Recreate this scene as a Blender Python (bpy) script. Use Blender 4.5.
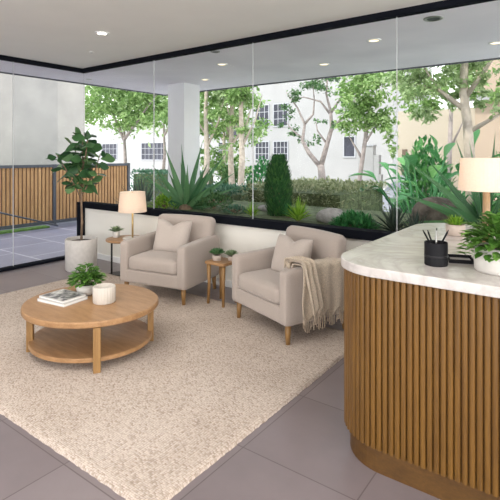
import bpy, bmesh, math, random
from mathutils import Vector, Matrix, Euler
PI = math.pi
R = math.radians
scene = bpy.context.scene
for o in list(bpy.data.objects):
    bpy.data.objects.remove(o, do_unlink=True)
C = scene.collection

# ------------------------------------------------------------------ camera, world, lights, exposure
cam_d = bpy.data.cameras.new('camera')
cam = bpy.data.objects.new('camera', cam_d)
C.objects.link(cam)
cam.location = (0, 0, 1.5)
cam.rotation_euler = (R(90), 0, R(36.45))
cam_d.sensor_width = 36
cam_d.lens = 36 * 463 / 500
cam_d.shift_y = -95 / 500
cam_d.clip_end = 400
scene.camera = cam

scene.view_settings.view_transform = 'Standard'
scene.view_settings.look = 'None'
scene.view_settings.gamma = 1
scene.view_settings.use_curve_mapping = False
scene.view_settings.exposure = 0.55

world = bpy.data.worlds.new('sky')
scene.world = world
world.use_nodes = True
wn = world.node_tree
wn.nodes.clear()
wo = wn.nodes.new('ShaderNodeOutputWorld')
bg = wn.nodes.new('ShaderNodeBackground')
geo = wn.nodes.new('ShaderNodeTexCoord')
sep = wn.nodes.new('ShaderNodeSeparateXYZ')
rmp = wn.nodes.new('ShaderNodeValToRGB')
rmp.color_ramp.elements[0].position = 0.0
rmp.color_ramp.elements[0].color = (1.0, 0.98, 0.95, 1)
rmp.color_ramp.elements[1].position = 0.7
rmp.color_ramp.elements[1].color = (0.78, 0.87, 1.0, 1)
wn.links.new(geo.outputs['Generated'], sep.inputs[0])
wn.links.new(sep.outputs['Z'], rmp.inputs[0])
wn.links.new(rmp.outputs[0], bg.inputs[0])
bg.inputs[1].default_value = 2.3
wn.links.new(bg.outputs[0], wo.inputs[0])


def light(name, kind, loc, target, energy, color, **kw):
    l = bpy.data.lights.new(name, kind)
    l.energy = energy
    l.color = color
    for k, v in kw.items():
        setattr(l, k, v)
    o = bpy.data.objects.new(name, l)
    C.objects.link(o)
    o.location = loc
    o.rotation_euler = (Vector(target) - Vector(loc)).to_track_quat('-Z', 'Y').to_euler()
    return o


light('sun', 'SUN', (-6, -10, 16), (0, 0, 0), 2.7, (1.0, 0.95, 0.86), angle=R(1.2))
# added soft fill lights at invented window openings behind and beside the camera
light('window_daylight', 'AREA', (-1.0, -2.85, 1.5), (-1.6, 1.5, 3.0), 50, (0.94, 0.96, 1.0),
      shape='RECTANGLE', size=7.0, size_y=2.3)
light('window_daylight', 'AREA', (2.85, 0.2, 1.5), (-3, 1.6, 2.1), 120, (1.0, 0.97, 0.93),
      shape='RECTANGLE', size=4.5, size_y=2.2)

light('ceiling_panel', 'AREA', (-2.6, 0.9, 2.72), (-2.6, 0.9, 0), 36, (1.0, 0.97, 0.93), shape='RECTANGLE', size=3.6, size_y=1.6)  # added overhead fill to brighten the rug, no fitting modelled

# ------------------------------------------------------------------ materials
MATS = {}


def base_mat(name):
    m = bpy.data.materials.new(name)
    m.use_nodes = True
    nt = m.node_tree
    b = nt.nodes['Principled BSDF']
    return m, nt, b


def N(nt, typ, **kw):
    n = nt.nodes.new(typ)
    for k, v in kw.items():
        setattr(n, k, v)
    return n


def ramp(nt, fac, stops):
    r = N(nt, 'ShaderNodeValToRGB')
    e = r.color_ramp.elements
    while len(e) < len(stops):
        e.new(0.5)
    for i, (p, c) in enumerate(stops):
        e[i].position = p
        e[i].color = (*c, 1)
    nt.links.new(fac, r.inputs[0])
    return r.outputs[0]


def coords(nt, scale=(1, 1, 1), kind='Object', rot=(0, 0, 0)):
    t = N(nt, 'ShaderNodeTexCoord')
    mp = N(nt, 'ShaderNodeMapping')
    mp.inputs['Scale'].default_value = scale
    mp.inputs['Rotation'].default_value = rot
    nt.links.new(t.outputs[kind], mp.inputs[0])
    return mp.outputs[0]


def noise(nt, vec, scale, detail=3, rough=0.5, dist=0.0):
    n = N(nt, 'ShaderNodeTexNoise')
    n.inputs['Scale'].default_value = scale
    n.inputs['Detail'].default_value = detail
    n.inputs['Roughness'].default_value = rough
    n.inputs['Distortion'].default_value = dist
    nt.links.new(vec, n.inputs['Vector'])
    return n.outputs[0]


def bump(nt, b, h, strength, dist=0.01):
    n = N(nt, 'ShaderNodeBump')
    n.inputs['Strength'].default_value = strength
    n.inputs['Distance'].default_value = dist
    nt.links.new(h, n.inputs['Height'])
    nt.links.new(n.outputs[0], b.inputs['Normal'])


def simple(name, col, rough=0.6, metal=0.0, var=0.06, scale=6, bmp=0.0, bscale=80, bdist=0.003, spec=0.5):
    m, nt, b = base_mat(name)
    v = coords(nt)
    lo = tuple(max(0, c * (1 - var)) for c in col)
    hi = tuple(min(1, c * (1 + var)) for c in col)
    nt.links.new(ramp(nt, noise(nt, v, scale), [(0.3, lo), (0.7, hi)]), b.inputs['Base Color'])
    b.inputs['Roughness'].default_value = rough
    b.inputs['Metallic'].default_value = metal
    b.inputs['Specular IOR Level'].default_value = spec
    if bmp:
        bump(nt, b, noise(nt, v, bscale, 4), bmp, bdist)
    MATS[name] = m
    return m


def wood(name, dark, light_, scale=(1, 1, 1), rough=0.45, axis_scale=8, kind='Object'):
    m, nt, b = base_mat(name)
    v = coords(nt, scale, kind)
    n1 = noise(nt, v, axis_scale, 6, 0.6, 0.4)
    n2 = noise(nt, v, axis_scale * 6, 3, 0.6)
    mx = N(nt, 'ShaderNodeMath', operation='MULTIPLY_ADD')
    nt.links.new(n2, mx.inputs[0])
    mx.inputs[1].default_value = 0.35
    ad = N(nt, 'ShaderNodeMath', operation='MULTIPLY')
    nt.links.new(n1, ad.inputs[0])
    ad.inputs[1].default_value = 0.65
    nt.links.new(ad.outputs[0], mx.inputs[2])
    nt.links.new(ramp(nt, mx.outputs[0], [(0.35, dark), (0.65, light_)]), b.inputs['Base Color'])
    b.inputs['Roughness'].default_value = rough
    bump(nt, b, n2, 0.15, 0.002)
    MATS[name] = m
    return m


def fabric(name, col, scale=260, strength=0.5, var=0.10):
    m, nt, b = base_mat(name)
    v = coords(nt)
    w1 = N(nt, 'ShaderNodeTexWave', wave_type='BANDS', bands_direction='X')
    w2 = N(nt, 'ShaderNodeTexWave', wave_type='BANDS', bands_direction='Z')
    for w in (w1, w2):
        w.inputs['Scale'].default_value = scale / 3
        w.inputs['Distortion'].default_value = 1.5
        nt.links.new(v, w.inputs[0])
    ad = N(nt, 'ShaderNodeMath', operation='ADD')
    nt.links.new(w1.outputs[1], ad.inputs[0])
    nt.links.new(w2.outputs[1], ad.inputs[1])
    lo = tuple(c * (1 - var) for c in col)
    hi = tuple(min(1, c * (1 + var)) for c in col)
    nt.links.new(ramp(nt, noise(nt, v, scale, 3, 0.7), [(0.35, lo), (0.65, hi)]), b.inputs['Base Color'])
    b.inputs['Roughness'].default_value = 0.95
    b.inputs['Specular IOR Level'].default_value = 0.15
    b.inputs['Sheen Weight'].default_value = 0.25
    bump(nt, b, ad.outputs[0], strength * 0.3, 0.001)
    MATS[name] = m
    return m


def leaf(name, dark, mid, lite, rough=0.5, trans=0.35):
    """random colour per leaf, thin translucent blades"""
    m, nt, b = base_mat(name)
    g = N(nt, 'ShaderNodeNewGeometry')
    col = ramp(nt, g.outputs['Random Per Island'], [(0.0, dark), (0.5, mid), (1.0, lite)])
    nt.links.new(col, b.inputs['Base Color'])
    b.inputs['Roughness'].default_value = rough
    b.inputs['Specular IOR Level'].default_value = 0.35
    tr = N(nt, 'ShaderNodeBsdfTranslucent')
    nt.links.new(col, tr.inputs[0])
    mix = N(nt, 'ShaderNodeMixShader')
    mix.inputs[0].default_value = trans
    nt.links.new(b.outputs[0], mix.inputs[1])
    nt.links.new(tr.outputs[0], mix.inputs[2])
    nt.links.new(mix.outputs[0], nt.nodes['Material Output'].inputs[0])
    MATS[name] = m
    return m


def emit(name, col, strength):
    m, nt, b = base_mat(name)
    b.inputs['Base Color'].default_value = (*col, 1)
    b.inputs['Emission Color'].default_value = (*col, 1)
    b.inputs['Emission Strength'].default_value = strength
    MATS[name] = m
    return m


simple('plaster', (0.80, 0.78, 0.74), 0.9, var=0.015, scale=3, bmp=0.05, bscale=120)
simple('low_wall_paint', (0.84, 0.81, 0.74), 0.85, var=0.015, scale=3)
simple('baseboard_paint', (0.88, 0.88, 0.87), 0.6, var=0.01)
simple('soffit_paint', (0.90, 0.865, 0.95), 0.85, var=0.07, scale=1.2)
simple('column_paint', (0.80, 0.80, 0.82), 0.85, var=0.02)
simple('black_frame', (0.008, 0.009, 0.013), 0.8, var=0.1, spec=0.03)
simple('dark_metal', (0.10, 0.105, 0.12), 0.45, 0.3)
simple('black_metal', (0.015, 0.015, 0.017), 0.4, 0.5)
simple('black_plastic', (0.010, 0.010, 0.012), 0.6, spec=0.15)
simple('grey_metal', (0.35, 0.35, 0.34), 0.35, 0.8)
simple('brass', (0.55, 0.40, 0.18), 0.35, 0.85)
simple('white_ceramic', (0.62, 0.59, 0.55), 0.55, var=0.04, scale=20, bmp=0.1, bscale=60)
simple('ribbed_ceramic', (0.58, 0.53, 0.47), 0.6, var=0.03)
simple('blush_ceramic', (0.47, 0.39, 0.335), 0.6, var=0.04, scale=20)
simple('pot_stone', (0.58, 0.55, 0.52), 0.85, var=0.06, scale=25, bmp=0.4, bscale=45, bdist=0.008)
simple('soil', (0.06, 0.04, 0.03), 1.0, var=0.4, scale=60, bmp=0.8, bscale=60, bdist=0.01)
simple('bark_brown', (0.22, 0.15, 0.10), 0.9, var=0.3, scale=14, bmp=0.6, bscale=30, bdist=0.01)
simple('bark_pale', (0.44, 0.37, 0.30), 0.9, var=0.28, scale=7, bmp=0.4, bscale=16, bdist=0.02)
simple('bark_grey', (0.30, 0.25, 0.23), 0.9, var=0.25, scale=8, bmp=0.5, bscale=20, bdist=0.02)
simple('rock_brown', (0.17, 0.14, 0.12), 0.95, var=0.45, scale=9, bmp=0.8, bscale=18, bdist=0.03)
simple('rock_grey', (0.36, 0.34, 0.33), 0.95, var=0.3, scale=9, bmp=0.7, bscale=20, bdist=0.03)
simple('stucco_white', (0.36, 0.35, 0.345), 0.95, var=0.05, scale=0.9, bmp=0.3, bscale=25, bdist=0.02)
simple('stucco_shade', (0.70, 0.70, 0.70), 0.95, var=0.03, scale=1.0)  # plain pale grey render
simple('stucco_tan', (0.50, 0.43, 0.34), 0.95, var=0.05, scale=1)
simple('stucco_brown', (0.42, 0.32, 0.24), 0.95, var=0.08, scale=1)
simple('window_trim', (0.40, 0.40, 0.42), 0.7)
simple('window_glass_dark', (0.035, 0.035, 0.05), 0.5, var=0.4, scale=1.5)
simple('door_brown', (0.16, 0.11, 0.08), 0.6)
simple('ground_pavement', (0.66, 0.64, 0.62), 0.95, var=0.12, scale=0.8)
simple('ramp_concrete', (0.22, 0.22, 0.24), 0.95, var=0.08, scale=2)
simple('bed_edge', (0.42, 0.42, 0.40), 0.9, var=0.08)
simple('grass_green', (0.10, 0.19, 0.04), 0.95, var=0.4, scale=30, bmp=0.8, bscale=80, bdist=0.02)
simple('ground_cover', (0.12, 0.15, 0.07), 0.95, var=0.5, scale=12, bmp=0.8, bscale=40, bdist=0.03)
simple('paper', (0.80, 0.79, 0.76), 0.8)
simple('cover_white', (0.52, 0.50, 0.48), 0.5)
simple('lens_clear', (0.55, 0.55, 0.56), 0.3)
fabric('chair_fabric', (0.415, 0.352, 0.31))
fabric('pillow_fabric', (0.47, 0.405, 0.36), 220)
fabric('throw_fabric', (0.56, 0.465, 0.36), 150, 1.6, 0.3)
simple('fringe_wool', (0.54, 0.44, 0.34), 1.0, var=0.25, scale=40)
wood('oak', (0.28, 0.145, 0.060), (0.43, 0.245, 0.115), (1, 7, 7), 0.42, 4)
wood('oak_leg', (0.23, 0.12, 0.038), (0.34, 0.19, 0.068), (9, 9, 1), 0.45, 4)
wood('lamp_wood', (0.26, 0.165, 0.085), (0.38, 0.26, 0.15), (9, 9, 1), 0.5, 5)
wood('fluted_wood', (0.10, 0.044, 0.0065), (0.18, 0.084, 0.013), (14, 14, 0.8), 0.42, 3)
wood('plinth_wood', (0.075, 0.033, 0.006), (0.13, 0.060, 0.012), (3, 3, 6), 0.5, 3)
wood('fence_wood', (0.38, 0.20, 0.08), (0.58, 0.33, 0.145), (5, 3, 0.8), 0.6, 2)

emit('lamp_glow', (1.0, 0.90, 0.76), 6)
emit('downlight_glow', (1.0, 0.93, 0.82), 9)
emit('soffit_glow', (1.0, 0.78, 0.50), 1.6)

# lamp shade: linen that lets the bulb's light through
m, nt, b = base_mat('shade_linen')
tr = N(nt, 'ShaderNodeBsdfTranslucent'); tr.inputs[0].default_value = (0.95, 0.83, 0.74, 1)
df = N(nt, 'ShaderNodeBsdfDiffuse')
v = coords(nt)
nt.links.new(ramp(nt, noise(nt, v, 90), [(0.3, (0.80, 0.71, 0.60)), (0.7, (0.88, 0.80, 0.70))]), df.inputs[0])
mx = N(nt, 'ShaderNodeMixShader'); mx.inputs[0].default_value = 0.5
nt.links.new(df.outputs[0], mx.inputs[1]); nt.links.new(tr.outputs[0], mx.inputs[2])
nt.links.new(mx.outputs[0], nt.nodes['Material Output'].inputs[0])
MATS['shade_linen'] = m

# window glass: clear pane with a weak reflection
m, nt, b = base_mat('glass')
tr = N(nt, 'ShaderNodeBsdfTransparent'); tr.inputs[0].default_value = (0.955, 0.965, 0.965, 1)
gl = N(nt, 'ShaderNodeBsdfGlossy'); gl.inputs['Roughness'].default_value = 0.0
lw = N(nt, 'ShaderNodeLayerWeight'); lw.inputs[0].default_value = 0.5
pw = N(nt, 'ShaderNodeMath', operation='POWER'); pw.inputs[1].default_value = 5
nt.links.new(lw.outputs['Facing'], pw.inputs[0])
fr = N(nt, 'ShaderNodeMath', operation='MULTIPLY_ADD'); fr.inputs[1].default_value = 0.5; fr.inputs[2].default_value = 0.0015
nt.links.new(pw.outputs[0], fr.inputs[0])
mx = N(nt, 'ShaderNodeMixShader')
nt.links.new(fr.outputs[0], mx.inputs[0]); nt.links.new(tr.outputs[0], mx.inputs[1]); nt.links.new(gl.outputs[0], mx.inputs[2])
nt.links.new(mx.outputs[0], nt.nodes['Material Output'].inputs[0])
MATS['glass'] = m

# marble worktop
m, nt, b = base_mat('marble')
v = coords(nt)
n1 = noise(nt, v, 2.2, 8, 0.62, 1.4)
n2 = noise(nt, v, 9, 6, 0.6, 0.5)
veins = ramp(nt, n1, [(0.42, (0.63, 0.585, 0.555)), (0.495, (0.53, 0.485, 0.455)), (0.56, (0.63, 0.585, 0.555))])
cl = ramp(nt, n2, [(0.3, (0.86, 0.86, 0.87)), (0.7, (1, 1, 1))])
mm = N(nt, 'ShaderNodeMix', data_type='RGBA', blend_type='MULTIPLY'); mm.inputs[0].default_value = 1
nt.links.new(veins, mm.inputs[6]); nt.links.new(cl, mm.inputs[7]); nt.links.new(mm.outputs[2], b.inputs['Base Color'])
b.inputs['Roughness'].default_value = 0.22
MATS['marble'] = m


def tile_mat(name, c1, c2, mortar, bw, rh, off, rough, loc=(0, 0, 0), msize=0.003, shift=0.5):
    m, nt, b = base_mat(name)
    t = N(nt, 'ShaderNodeTexCoord')
    mp = N(nt, 'ShaderNodeMapping')
    mp.inputs['Location'].default_value = loc
    nt.links.new(t.outputs['Object'], mp.inputs[0])
    br = N(nt, 'ShaderNodeTexBrick')
    br.offset = shift
    br.inputs['Color1'].default_value = (*c1, 1)
    br.inputs['Color2'].default_value = (*c2, 1)
    br.inputs['Mortar'].default_value = (*mortar, 1)
    br.inputs['Scale'].default_value = 1
    br.inputs['Mortar Size'].default_value = msize
    br.inputs['Brick Width'].default_value = bw
    br.inputs['Row Height'].default_value = rh
    nt.links.new(mp.outputs[0], br.inputs[0])
    nn = ramp(nt, noise(nt, mp.outputs[0], 1.6, 6, 0.6), [(0.3, (0.86, 0.86, 0.86)), (0.7, (1.08, 1.07, 1.06))])
    mm = N(nt, 'ShaderNodeMix', data_type='RGBA', blend_type='MULTIPLY'); mm.inputs[0].default_value = 1
    nt.links.new(br.outputs[0], mm.inputs[6]); nt.links.new(nn, mm.inputs[7])
    nt.links.new(mm.outputs[2], b.inputs['Base Color'])
    b.inputs['Roughness'].default_value = rough
    MATS[name] = m


tile_mat('floor_tile', (0.20, 0.165, 0.170), (0.23, 0.193, 0.198), (0.115, 0.09, 0.09), 0.62, 0.62, 0, 0.30,
         loc=(0.2, -0.03, 0), shift=0.0)
tile_mat('terrace_tile', (0.12, 0.12, 0.16), (0.14, 0.14, 0.185), (0.32, 0.32, 0.36), 0.9, 0.9, 0, 0.5, msize=0.012)
tile_mat('neighbour_panels', (0.43, 0.395, 0.36), (0.45, 0.415, 0.38), (0.38, 0.355, 0.33), 1.2, 1.2, 0, 0.9, msize=0.01)

# chunky woven wool rug
m, nt, b = base_mat('rug_wool')
v = coords(nt, (68, 105, 60))
n0 = noise(nt, v, 0.25, 2)
dis = N(nt, 'ShaderNodeMix', data_type='VECTOR'); dis.inputs[0].default_value = 0.0
vo = N(nt, 'ShaderNodeTexVoronoi'); vo.inputs['Scale'].default_value = 1; vo.inputs['Randomness'].default_value = 0.35
nt.links.new(v, vo.inputs['Vector'])
vc = N(nt, 'ShaderNodeTexVoronoi'); vc.inputs['Scale'].default_value = 1; vc.inputs['Randomness'].default_value = 0.35
nt.links.new(v, vc.inputs['Vector'])
sepc = N(nt, 'ShaderNodeSeparateColor'); nt.links.new(vc.outputs['Color'], sepc.inputs[0])
colr = ramp(nt, sepc.outputs[0], [(0.0, (0.43, 0.35, 0.29)), (0.18, (0.55, 0.465, 0.40)), (1.0, (0.68, 0.59, 0.515))])
v2 = coords(nt)
big = ramp(nt, noise(nt, v2, 2.2, 4, 0.6), [(0.3, (0.86, 0.84, 0.82)), (0.7, (1.0, 1.0, 1.0))])
gap = ramp(nt, vo.outputs['Distance'], [(0.4, (1, 1, 1)), (0.8, (0.62, 0.57, 0.53))])
mm = N(nt, 'ShaderNodeMix', data_type='RGBA', blend_type='MULTIPLY'); mm.inputs[0].default_value = 1
mm2 = N(nt, 'ShaderNodeMix', data_type='RGBA', blend_type='MULTIPLY'); mm2.inputs[0].default_value = 1
nt.links.new(colr, mm.inputs[6]); nt.links.new(big, mm.inputs[7])
nt.links.new(mm.outputs[2], mm2.inputs[6]); nt.links.new(gap, mm2.inputs[7])
nt.links.new(mm2.outputs[2], b.inputs['Base Color'])
inv = N(nt, 'ShaderNodeMath', operation='SUBTRACT'); inv.inputs[0].default_value = 1
nt.links.new(vo.outputs['Distance'], inv.inputs[1])
b.inputs['Roughness'].default_value = 1.0
b.inputs['Specular IOR Level'].default_value = 0.1
bump(nt, b, inv.outputs[0], 0.7, 0.006)
MATS['rug_wool'] = m

leaf('fig_leaf', (0.03, 0.09, 0.035), (0.07, 0.17, 0.06), (0.18, 0.32, 0.12), 0.35, 0.15)
leaf('pot_leaf', (0.05, 0.14, 0.02), (0.10, 0.25, 0.04), (0.20, 0.38, 0.08), 0.45, 0.3)
leaf('succulent_leaf', (0.05, 0.13, 0.05), (0.10, 0.22, 0.09), (0.17, 0.30, 0.13), 0.5, 0.15)
leaf('sprig_leaf', (0.16, 0.23, 0.12), (0.24, 0.33, 0.18), (0.33, 0.42, 0.25), 0.6, 0.2)
leaf('tree_leaf', (0.12, 0.22, 0.06), (0.24, 0.38, 0.12), (0.42, 0.55, 0.24), 0.5, 0.5)
leaf('tree_leaf_pale', (0.20, 0.30, 0.12), (0.36, 0.48, 0.22), (0.55, 0.65, 0.38), 0.5, 0.5)
leaf('tree_leaf_dark', (0.03, 0.09, 0.03), (0.08, 0.17, 0.06), (0.16, 0.27, 0.10), 0.5, 0.35)
leaf('conifer_leaf', (0.02, 0.075, 0.02), (0.035, 0.13, 0.035), (0.09, 0.22, 0.05), 0.6, 0.2)
leaf('lime_leaf', (0.12, 0.28, 0.02), (0.25, 0.45, 0.04), (0.42, 0.60, 0.10), 0.5, 0.4)
leaf('fern_leaf', (0.02, 0.12, 0.03), (0.05, 0.22, 0.07), (0.10, 0.32, 0.10), 0.5, 0.35)
leaf('agave_leaf', (0.05, 0.15, 0.06), (0.09, 0.22, 0.09), (0.17, 0.32, 0.14), 0.45, 0.15)
leaf('dark_agave_leaf', (0.03, 0.05, 0.04), (0.05, 0.075, 0.055), (0.10, 0.12, 0.08), 0.5, 0.1)
leaf('banana_leaf', (0.03, 0.13, 0.04), (0.07, 0.24, 0.07), (0.18, 0.40, 0.12), 0.4, 0.35)
leaf('hedge_leaf', (0.15, 0.19, 0.08), (0.28, 0.31, 0.16), (0.45, 0.45, 0.28), 0.7, 0.3)
leaf('hedge_teal', (0.05, 0.13, 0.08), (0.09, 0.19, 0.12), (0.15, 0.27, 0.17), 0.7, 0.3)

# printed cover of the upper book: grey abstract photograph
m, nt, b = base_mat('book_photo')
v = coords(nt, (1, 1, 1))
nt.links.new(ramp(nt, noise(nt, v, 9, 4, 0.6, 1.2), [(0.42, (0.05, 0.05, 0.055)), (0.5, (0.30, 0.29, 0.28)), (0.6, (0.70, 0.69, 0.67))]), b.inputs['Base Color'])
b.inputs['Roughness'].default_value = 0.3
MATS['book_photo'] = m

# ------------------------------------------------------------------ mesh helpers


class MB:
    def __init__(s):
        s.v, s.f = [], []

    def add(s, vs, fs, M=None):
        n = len(s.v)
        s.v += [tuple(M @ Vector(p)) if M else tuple(p) for p in vs]
        s.f += [tuple(n + i for i in f) for f in fs]

    def box(s, x0, x1, y0, y1, z0, z1, M=None):
        s.add([(x0, y0, z0), (x1, y0, z0), (x1, y1, z0), (x0, y1, z0), (x0, y0, z1), (x1, y0, z1), (x1, y1, z1), (x0, y1, z1)],
              [(0, 3, 2, 1), (4, 5, 6, 7), (0, 1, 5, 4), (1, 2, 6, 5), (2, 3, 7, 6), (3, 0, 4, 7)], M)

    def tube(s, pts, rads, n=8, M=None, squash=1.0):
        pts = [Vector(p) for p in pts]
        if not isinstance(rads, (list, tuple)):
            rads = [rads] * len(pts)
        vs, fs = [], []
        up = None
        for i, p in enumerate(pts):
            d = (pts[min(i + 1, len(pts) - 1)] - pts[max(i - 1, 0)])
            d = d.normalized() if d.length > 1e-9 else Vector((0, 0, 1))
            if up is None:
                a = Vector((1, 0, 0)) if abs(d.x) < 0.8 else Vector((0, 1, 0))
            else:
                a = up
            e1 = (a - d * a.dot(d)).normalized()
            up = e1
            e2 = d.cross(e1)
            for k in range(n):
                t = 2 * PI * k / n
                vs.append(p + (e1 * math.cos(t) + e2 * math.sin(t) * squash) * rads[i])
        for i in range(len(pts) - 1):
            for k in range(n):
                k2 = (k + 1) % n
                fs.append((i * n + k, i * n + k2, (i + 1) * n + k2, (i + 1) * n + k))
        fs.append(tuple(range(n - 1, -1, -1)))
        fs.append(tuple((len(pts) - 1) * n + k for k in range(n)))
        s.add(vs, fs, M)

    def lathe(s, prof, n=40, M=None, flute=None):
        """prof: (r, z) points from the bottom axis to the top axis"""
        vs, fs = [], []
        for r, z in prof:
            for k in range(n):
                t = 2 * PI * k / n
                rr = r * (1 + (flute(k) if flute and r > 0.001 else 0))
                vs.append((rr * math.cos(t), rr * math.sin(t), z))
        for i in range(len(prof) - 1):
            for k in range(n):
                k2 = (k + 1) % n
                fs.append((i * n + k, i * n + k2, (i + 1) * n + k2, (i + 1) * n + k))
        fs.append(tuple(range(n - 1, -1, -1)))
        fs.append(tuple((len(prof) - 1) * n + k for k in range(n)))
        s.add(vs, fs, M)

    def prism(s, poly, z0, z1, M=None):
        n = len(poly)
        s.add([(x, y, z0) for x, y in poly] + [(x, y, z1) for x, y in poly],
              [tuple(range(n - 1, -1, -1)), tuple(range(n, 2 * n))] + [(i, (i + 1) % n, n + (i + 1) % n, n + i) for i in range(n)], M)

    def grid(s, fn, nu, nv, M=None, closed=False):
        vs = [fn(i / nu, j / nv) for i in range(nu + 1) for j in range(nv + 1)]
        fs = [(i * (nv + 1) + j, (i + 1) * (nv + 1) + j, (i + 1) * (nv + 1) + j + 1, i * (nv + 1) + j + 1)
              for i in range(nu) for j in range(nv)]
        s.add(vs, fs, M)

    def blade(s, base, d, length, width, droop=0.0, fold=0.15, seg=5, shape='lance', side=None):
        """a leaf as a folded strip growing from base along d"""
        base = Vector(base)
        d = Vector(d).normalized()
        sd = Vector(side) if side is not None else d.cross(Vector((0, 0, 1)))
        if sd.length < 1e-3:
            sd = Vector((1, 0, 0))
        sd.normalize()
        nrm = sd.cross(d).normalized()
        vs = []
        for i in range(seg + 1):
            t = i / seg
            if shape == 'lance':
                w = width * (1 - t) ** 0.75 * (0.7 + 0.9 * min(t * 2.5, 0.5))
            elif shape == 'sword':
                w = width * (1 - t ** 2.2) * (0.65 + 0.5 * math.sin(PI * min(t * 1.2, 1)))
            else:  # broad, widest past the middle
                w = width * math.sin(PI * min(0.999, (t * 0.93 + 0.05)) ** 1.15)
            c = base + d * length * t + Vector((0, 0, -1)) * droop * length * t * t
            w = max(w, width * 0.03)
            vs += [c - sd * w * 0.5 + nrm * w * fold, c, c + sd * w * 0.5 + nrm * w * fold]
        fs = []
        for i in range(seg):
            a = i * 3
            fs += [(a, a + 1, a + 4, a + 3), (a + 1, a + 2, a + 5, a + 4)]
        s.add(vs, fs)

    def build(s, name, mat, parent=None, smooth=False, bevel=0.0, seg=2, sub=0, solid=0.0, autos=False):
        me = bpy.data.meshes.new(name)
        me.from_pydata(s.v, [], s.f)
        me.materials.append(MATS[mat])
        if smooth:
            me.polygons.foreach_set('use_smooth', [True] * len(me.polygons))
        me.update()
        o = bpy.data.objects.new(name, me)
        C.objects.link(o)
        if parent:
            o.parent = parent
        if solid:
            q = o.modifiers.new('s', 'SOLIDIFY'); q.thickness = solid; q.offset = 0
        if bevel:
            q = o.modifiers.new('b', 'BEVEL'); q.width = bevel; q.segments = seg; q.limit_method = 'ANGLE'
            q.angle_limit = R(40)
        if sub:
            q = o.modifiers.new('u', 'SUBSURF'); q.levels = sub; q.render_levels = sub
        if autos or bevel:
            me.polygons.foreach_set('use_smooth', [True] * len(me.polygons))
            q = o.modifiers.new('w', 'WEIGHTED_NORMAL') if bevel else None
        return o


def tag(o, label=None, cat=None, group=None, kind=None):
    if label: o['label'] = label
    if cat: o['category'] = cat
    if group: o['group'] = group
    if kind: o['kind'] = kind
    return o


def empty(name, loc, rz, label, cat, group=None):
    o = bpy.data.objects.new(name, None)
    o.empty_display_size = 0.1
    C.objects.link(o)
    o.location = loc
    o.rotation_euler = (0, 0, rz)
    return tag(o, label, cat, group)


def struct(o):
    o['kind'] = 'structure'
    return o


def copy_tree(o, parent=None):
    c = o.copy(); C.objects.link(c)
    if parent: c.parent = parent
    for ch in list(o.children):
        copy_tree(ch, c)
    return c


def boxo(name, mat, x0, x1, y0, y1, z0, z1, parent=None, bevel=0.0, seg=2):
    m = MB(); m.box(x0, x1, y0, y1, z0, z1)
    return m.build(name, mat, parent, bevel=bevel, seg=seg)


def softbox(x0, x1, y0, y1, z0, z1, puff=0.0, n=6, M=None, rnd=0.04, dent=None):
    """rounded, slightly puffed upholstery block"""
    m = MB()
    bm = bmesh.new()
    bmesh.ops.create_cube(bm, size=2)
    bmesh.ops.subdivide_edges(bm, edges=bm.edges[:], cuts=n, use_grid_fill=True)
    hx, hy, hz = (x1 - x0) / 2, (y1 - y0) / 2, (z1 - z0) / 2
    cx, cy, cz = (x0 + x1) / 2, (y0 + y1) / 2, (z0 + z1) / 2
    r = min(rnd, hx, hy, hz)
    vs = []
    for v in bm.verts:
        # push grid lines towards the rims so that the rounding has vertices
        q = [math.copysign(min(1.0, abs(c) ** 0.75), c) for c in v.co]
        p = Vector((q[0] * hx, q[1] * hy, q[2] * hz))
        inner = Vector((max(-hx + r, min(hx - r, p.x)), max(-hy + r, min(hy - r, p.y)), max(-hz + r, min(hz - r, p.z))))
        dlt = p - inner
        if dlt.length > 1e-6:
            p = inner + dlt.normalized() * min(r, dlt.length) if dlt.length > r else p
        u, w, t = p.x / hx, p.y / hy, p.z / hz
        p.z += math.copysign(1, t) * puff * (1 - u * u) * (1 - w * w) * abs(t)
        p.y += math.copysign(1, w) * puff * 0.5 * (1 - u * u) * (1 - t * t) * abs(w)
        p.x += math.copysign(1, u) * puff * 0.5 * (1 - w * w) * (1 - t * t) * abs(u)
        if dent: p = dent(p, u, w, t)
        p += Vector((cx, cy, cz))
        vs.append(tuple(M @ p) if M else tuple(p))
    fs = [tuple(v.index for v in f.verts) for f in bm.faces]
    bm.free()
    m.add(vs, fs)
    return m


# ------------------------------------------------------------------ room shell
XL, YB, ZC = -6.14, 4.10, 2.765
XR, YF = 3.0, -3.0
struct(boxo('floor', 'floor_tile', XL - 0.1, XR + 0.1, YF - 0.1, YB + 0.12, -0.15, 0))
struct(boxo('ceiling', 'plaster', XL, XR + 0.1, YF - 0.1, YB, ZC + 0.02, ZC + 0.3))
# outer soffit, continuing the ceiling beyond the glass
m = MB()
m.box(XL - 1.24, XL, YF, 6.92, ZC + 0.03, ZC + 0.30)
m.box(XL, XR + 3, YB, 6.92, ZC + 0.03, ZC + 0.30)
struct(m.build('trim_1', 'soffit_paint'))
m = MB()  # thin dark drip edge of the soffit
m.box(XL - 1.27, XL - 1.24, YF, 6.95, ZC + 0.01, ZC + 0.34)
m.box(XL - 1.24, XR + 3, 6.92, 6.95, ZC + 0.01, ZC + 0.34)
struct(m.build('trim_2', 'dark_metal'))
# black ceiling track
m = MB()
m.box(XL - 0.03, XL + 0.05, YF, YB + 0.03, ZC - 0.035, ZC + 0.02)
m.box(XL + 0.05, XR, YB - 0.05, YB + 0.03, ZC - 0.035, ZC + 0.02)
struct(m.build('trim_3', 'black_frame'))
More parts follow.
